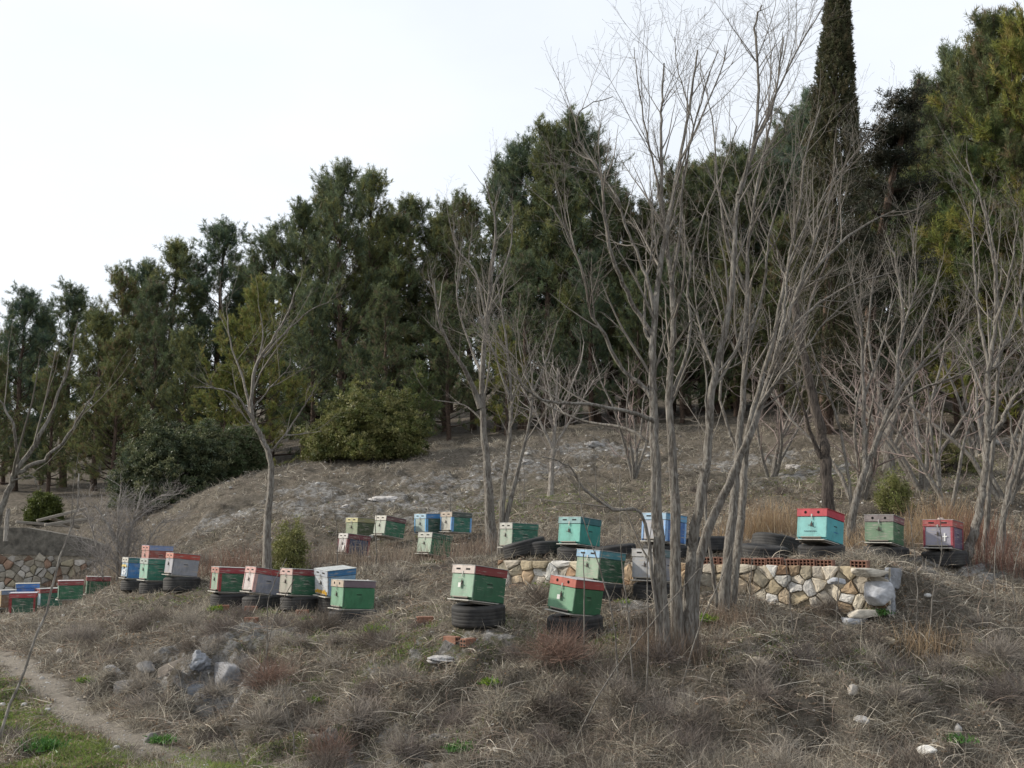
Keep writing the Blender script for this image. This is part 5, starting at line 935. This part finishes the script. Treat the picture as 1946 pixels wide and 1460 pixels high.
PINES = [ # skyline, left to right
 (-60, 600, 45, 0, 'pine cut by the left picture edge'), (48, 568, 44, 1, 'airy pine first from the left on the skyline', 1.25), (140, 560, 46, 1, 'airy pine second from the left on the skyline', 1.25), (195, 610, 42, 0, 'lower round pine third from the left on the skyline', 1.25), (245, 540, 44, 2, 'broad pine left of the leaning sparse top'), (322, 468, 46, 4, 'sparse pine top leaning over the left skyline', 1.25),
 (300, 560, 41, 5, 'dense pine below the leaning sparse top'), (412, 445, 47, 4, 'thin tall open pine at left with sky on both sides', 1.25), (455, 530, 50, 1, 'faint pine right of the thin tall open pine'), (522, 455, 44, 1, 'spiky pine left of the tallest left pine', 1.25), (590, 408, 43, 0, 'pine shoulder left of the tallest left pine'), (655, 342, 42, 0, 'tallest pine of the left half, with a rounded top'), (705, 352, 44, 4, 'thin top right beside the tallest left pine'), (748, 430, 45, 5, 'low pine in the dip right of the tallest left pine'),
 (790, 385, 46, 4, 'narrow twin topped pine right of the dip', 1.25), (850, 405, 45, 1, 'pine behind the crooked tops left of centre'), (900, 395, 44, 2, 'broad pine behind the tall left centre bare tree'), (945, 332, 42, 0, 'pointed pine left of the centre summit'), (990, 290, 41, 1, 'pine second highest of the centre summit'), (1032, 262, 40, 0, 'highest pine of the centre summit, left top'), (1078, 246, 40, 0, 'highest pine of the centre summit, right top'), (1130, 300, 42, 5, 'pine falling off right of the centre summit'),
 (1180, 395, 44, 2, 'pine in the gap left of the clump tops'), (1240, 400, 44, 0, 'pine right behind the clump stems'), (1300, 340, 42, 5, 'dark pine between the clump and the twin stems'), (1352, 335, 42, 0, 'dark pine top right of the clump stems'), (1400, 295, 42, 1, 'pine behind the straight twin stems'), (1450, 305, 44, 0, 'pine right of the straight twin stems'), (1500, 265, 43, 5, 'pine left of the tall cypress'), (1532, 200, 42, 1, 'pine rising just left behind the tall cypress'), (1660, 330, 42, 2, 'pine behind the ragged dark cypress'),
 (1735, 225, 41, 1, 'bluish pine right of the ragged dark cypress', .7), (1772, 175, 40, 4, 'slim pine between ragged cypress and the big right pine', .8), (1822, 115, 36, 0, 'left top of the big pines at right', .75), (1880, 60, 30, 5, 'big pine with clustered rounded top at right'), (1950, 75, 29, 3, 'bright green pine cut by the right picture edge'),
 # front layer
 (-10, 700, 39, 2, 'front layer pine at the left picture edge'), (105, 690, 39, 5, 'front layer pine below the two airy left pines'), (225, 650, 38, 2, 'wide front layer pine at left'), (350, 640, 38, 0, 'shaded front layer pine above the dark bush'), (490, 560, 34.5, 3, 'yellow green pine behind the lone crooked bare tree', 1.0), (430, 720, 34, 3, 'small yellow green pine left of the lone crooked bare tree', 1.3), (600, 560, 38, 0, 'dense dark pine above the round light bush'), (740, 570, 35.5, 2, 'dark green front pine right of the light bush', 1.1), (690, 680, 37, 0, 'low shaded pine right behind the light bush'),
 (855, 560, 35, 5, 'brown tinged front pine behind the tall left centre bare tree'), (800, 705, 33.5, 3, 'small olive pine right of the round light bush', 1.2), (1000, 500, 36, 2, 'front pine under the centre summit'), (960, 640, 34, 3, 'olive pine behind the twin stemmed bare tree'), (1120, 500, 37, 5, 'shaded front pine right under the centre summit'), (1210, 540, 36, 0, 'dark front pine behind the big clump, left'), (1290, 500, 36, 2, 'dark front pine behind the big clump, right'), (1390, 480, 37, 5, 'dark front pine behind the twin stems'), (1475, 440, 36, 2, 'dark front pine left of the tall cypress foot'),
 (1740, 400, 33.5, 0, 'shaded front pine right of the ragged cypress'), (1800, 330, 31, 3, 'yellow green front pine left of the big right pines', 1.05), (1890, 260, 29, 3, 'yellow green front pine below the clustered rounded top', 1.05), (1960, 300, 27.5, 5, 'low front pine at the right picture edge'), (1840, 480, 31, 2, 'dark low pine behind the right bare trees'), (1640, 520, 35, 0, 'shaded low pine between the two cypresses'), (1560, 540, 36, 5, 'shaded low pine at the foot of the tall cypress'),
 # deep layer that fills the forest
 (60, 680, 52, 0, 'deep forest pine far left'), (200, 660, 53, 2, 'deep forest pine left'), (380, 620, 53, 5, 'deep forest pine behind the thin open pine'), (560, 540, 52, 2, 'deep forest pine behind the spiky pine'), (700, 480, 52, 5, 'deep forest pine behind the dip'), (860, 470, 52, 0, 'deep forest pine left of centre'), (1040, 400, 52, 2, 'deep forest pine behind the centre summit'), (1200, 440, 52, 5, 'deep forest pine behind the clump'), (1340, 400, 52, 0, 'deep forest pine behind the twin stems'), (1480, 380, 52, 2, 'deep forest pine left of the cypress'), (1640, 400, 50, 5, 'deep forest pine behind the ragged cypress'), (1800, 300, 48, 2, 'deep forest pine behind the big right pines'), (1930, 250, 46, 5, 'deep forest pine at far right'),
 (20, 640, 47, 5, 'skyline filler pine between the left edge and the first airy pine'), (95, 615, 47, 0, 'pine filling the dip between the two airy left pines'), (275, 520, 47, 0, 'round pine left of the leaning sparse top'), (370, 520, 48, 2, 'pine between the leaning sparse top and the thin tall open pine'), (490, 520, 47, 0, 'shaded pine left under the spiky pine'), (620, 380, 45, 5, 'shoulder pine touching the tallest left pine'), (720, 430, 47, 2, 'full pine right under the thin top beside the tallest left pine'),
 (820, 430, 47, 2, 'full pine right of the narrow twin topped pine'), (1060, 300, 44, 2, 'full pine just behind the centre summit'), (1155, 370, 45, 0, 'pine sloping down right behind the centre summit'), (1215, 430, 45, 2, 'full pine filling the gap behind the arching branch'), (1270, 370, 44, 0, 'pine left of the dark pine behind the clump'), (1325, 330, 44, 2, 'full pine behind the right clump stems'), (1378, 320, 44, 0, 'pine filling behind the twin stem tops'), (1425, 310, 45, 2, 'full pine left of the skyline dip by the twin stems'), (1475, 290, 45, 5, 'pine in the skyline dip left of the cypress'),
 (1515, 250, 44, 2, 'full bluish pine touching the cypress on its left'), (1700, 330, 40, 2, 'pine filling behind the ragged cypress, right side'), (1790, 190, 37, 2, 'pine filling the dip left of the big right pines'), (1850, 130, 34, 2, 'full pine between the two big right tops', .8), (1915, 110, 32, 0, 'pine between the clustered top and the right picture edge', .8)]
for a in PINES: pine(*a)
rng = np.random.default_rng(99)
# tall columnar cypress
def cypress():
    D = 31; p0 = P(1572, 700, D); p1 = P(1594, -60, D); top = P(1594, -120, D); sh = (p1.x-p0.x)/(p1.z-p0.z); bx = p0.x-sh*(p0.z-float(gz(p0.x, D))); b = Vector((bx, D, float(gz(bx, D)))); H = top.z-b.z
    root = empty('cypress_tree', b, 'tall narrow columnar cypress rising out of the top of the picture', 'tree'); m = 8000; t = rng.random(m)**.85; z = .5+t*(H-.6)
    rad = np.interp(t, [0, .1, .35, .5, .62, .75, .86, 1], [1.2, 1.25, 1.1, .88, .66, .48, .32, .06]); a = rng.random(m)*6.283; lump = 1+.13*np.sin(a*5+z*2.1)*np.sin(z*1.7+a*2)+.05*np.sin(z*5+a*3); rr = rad*lump*(rng.random(m)**.3)
    C = np.stack([rr*np.cos(a)+z*sh, rr*np.sin(a), z], -1); dr = nrm(np.stack([np.cos(a)*.5, np.sin(a)*.5, np.ones(m)], -1)+rng.normal(size=(m, 3))*.2)
    V, Fc, tint = needles_at(C, np.full(m, .10), 36, .075, .024, [(.10, .095, .06), (.085, .088, .052), (.07, .075, .045), (.12, .10, .065)], .4, .25, dirs=dr)
    tr = Tubes(); tr.add([(0, 0, -.2), (H*.5*sh, 0, H*.5), (H*.95*sh, 0, H*.95)], [.22, .12, .02], 8); tr.build('trunk', M['barkpine'], root); mesh_np('crown', V, Fc, M['needle'], root, tint)
cypress()
def ragged():
    D = 27.5; b = G(1662, D); H = P(1665, 155, D).z-b.z; root = empty('ragged_cypress', b, 'ragged dark cypress with drooping layered top, right of the tall column', 'tree'); tr = Tubes(); tk = walk((0, 0, -.2), np.array([0, 0, 1.]), H-.2, 14, .03, .05); dx = P(1652, 155, D).x-b.x; tk[:, 0] += dx*np.linspace(0, 1, 15)**2-(tk[-1, 0])*np.linspace(0, 1, 15); tr.add(tk, np.linspace(.2, .04, 15), 8); C = []; br = Tubes()
    for i in range(66):
        t = .12+.88*rng.random()**.9; k = min(int(t*14), 13); p = tk[k]; a = rng.random()*6.28; prof = np.interp(t, [0, .3, .6, .75, .9, 1], [1.3, 1.7, 1.6, 1.35, .9, .35]); q = walk(p, np.array([math.cos(a), math.sin(a), .25]), prof*rng.uniform(.5, 1.15), 6, .15, -.03); br.add(q, np.linspace(.04, .01, 7), 4, (.05, .04, .03))
        for s in range(26): u = rng.random()**.6; k2 = min(int(u*6), 5); C.append(q[k2]+(q[k2+1]-q[k2])*rng.random()+rng.normal(size=3)*np.array([.17, .17, .09]))
    V, Fc, tint = needles_at(np.array(C), np.full(len(C), .12), 44, .08, .022, [(.04, .04, .03), (.05, .045, .032), (.032, .038, .028)], .2, .2)
    tr.build('trunk', M['barkpine'], root); br.build('limbs', M['twig'], root, smooth=False); mesh_np('crown', V, Fc, M['needle'], root, tint)
ragged()
def bush(px, py_top, D, halfw_px, label, cols, name='evergreen_bush', per=26, leaf=.055, n=2600, squash=1., skew=0., dense=1.):
    b = G(px, D); hw = halfw_px*D/F; H = P(px, py_top, D).z-b.z; root = empty(name, b, label, 'bush'); u = nrm(rng.normal(size=(n, 3))); u[:, 2] = np.abs(u[:, 2]); rr = rng.random(n)**.28
    cl = nrm(rng.normal(size=(38, 3))); cl[:, 2] = np.abs(cl[:, 2]); cr_ = rng.uniform(.18, .42, 38); wh = rng.integers(0, 38, n); u2 = cl[wh]*rng.uniform(.75, .98, 38)[wh][:, None]+nrm(rng.normal(size=(n, 3)))*(cr_[wh]*rng.random(n)**.4)[:, None]; u2[:, 2] = np.abs(u2[:, 2]); m_ = rng.random(n) < .75; rr = np.where(m_, np.linalg.norm(u2, axis=1), rr); u = np.where(m_[:, None], nrm(u2), u)
    lump = 1+.06*np.sin(u[:, 0]*7+px)*np.cos(u[:, 1]*6+1)+.10*np.sin(u[:, 2]*11+u[:, 0]*9); C = u*(rr*lump)[:, None]*np.array([hw, hw*.8, H]); C[:, 0] += skew*C[:, 2]; C[:, 2] *= squash
    C *= np.where(rng.random(n) < .05, rng.uniform(1.02, 1.18, n), 1.)[:, None]; V, Fc, tint = needles_at(C, rng.uniform(.06, .16, n), per, leaf*1.2, leaf*.65, cols, .6, .35); mesh_np('foliage', V, Fc, M['leaf'], root, tint)
    tr = Tubes()
    for i in range(14): a = rng.normal(size=3); a[2] = abs(a[2])+.6; a = a/np.linalg.norm(a)*np.array([hw, hw*.8, H])*.85; tr.add([(0, 0, -.05), a*.5+rng.normal(size=3)*.05, a], [.05, .03, .01], 5)
    tr.build('stems', M['barkdark'], root); return root
bush(690, 752, 30.6, 108, 'round olive yellow bush standing out before the dark pines on the ridge', [(.15, .16, .05), (.21, .205, .08), (.10, .12, .04)], n=4600, skew=.12)
bush(330, 822, 29.0, 110, 'dark leafy evergreen bush left of the crooked bare tree', [(.085, .105, .05), (.14, .15, .075), (.06, .08, .045)], n=4600)
bush(430, 815, 30.2, 80, 'dark evergreen bush touching the right side of the large dark bush', [(.08, .11, .05), (.11, .12, .06)], n=3000)
bush(558, 998, 19.3, 38, 'small olive shrub between the crooked bare tree and the pale blue hive', [(.16, .175, .06), (.20, .20, .075)], n=420, leaf=.03)
bush(1690, 905, 20.5, 32, 'small yellow green shrub behind the dull green hive', [(.17, .19, .06), (.22, .22, .09)], n=330, leaf=.03)
bush(1795, 845, 24, 55, 'loose olive shrub on the slope at right', [(.15, .16, .06), (.20, .18, .09)], n=480, leaf=.035)
bush(95, 945, 31.5, 30, 'low yellow green bush at the edge of the ground behind the ruin', [(.10, .12, .03), (.08, .10, .03)], n=900)
bush(640, 870, 33, 40, 'low dark bush at the left foot of the olive yellow bush', [(.045, .06, .03), (.06, .07, .03)], n=1200)
bush(830, 1085, 18.6, 22, 'tiny dark evergreen weed under the large pale green hive', [(.05, .07, .03), (.07, .09, .03)], n=200, leaf=.025)
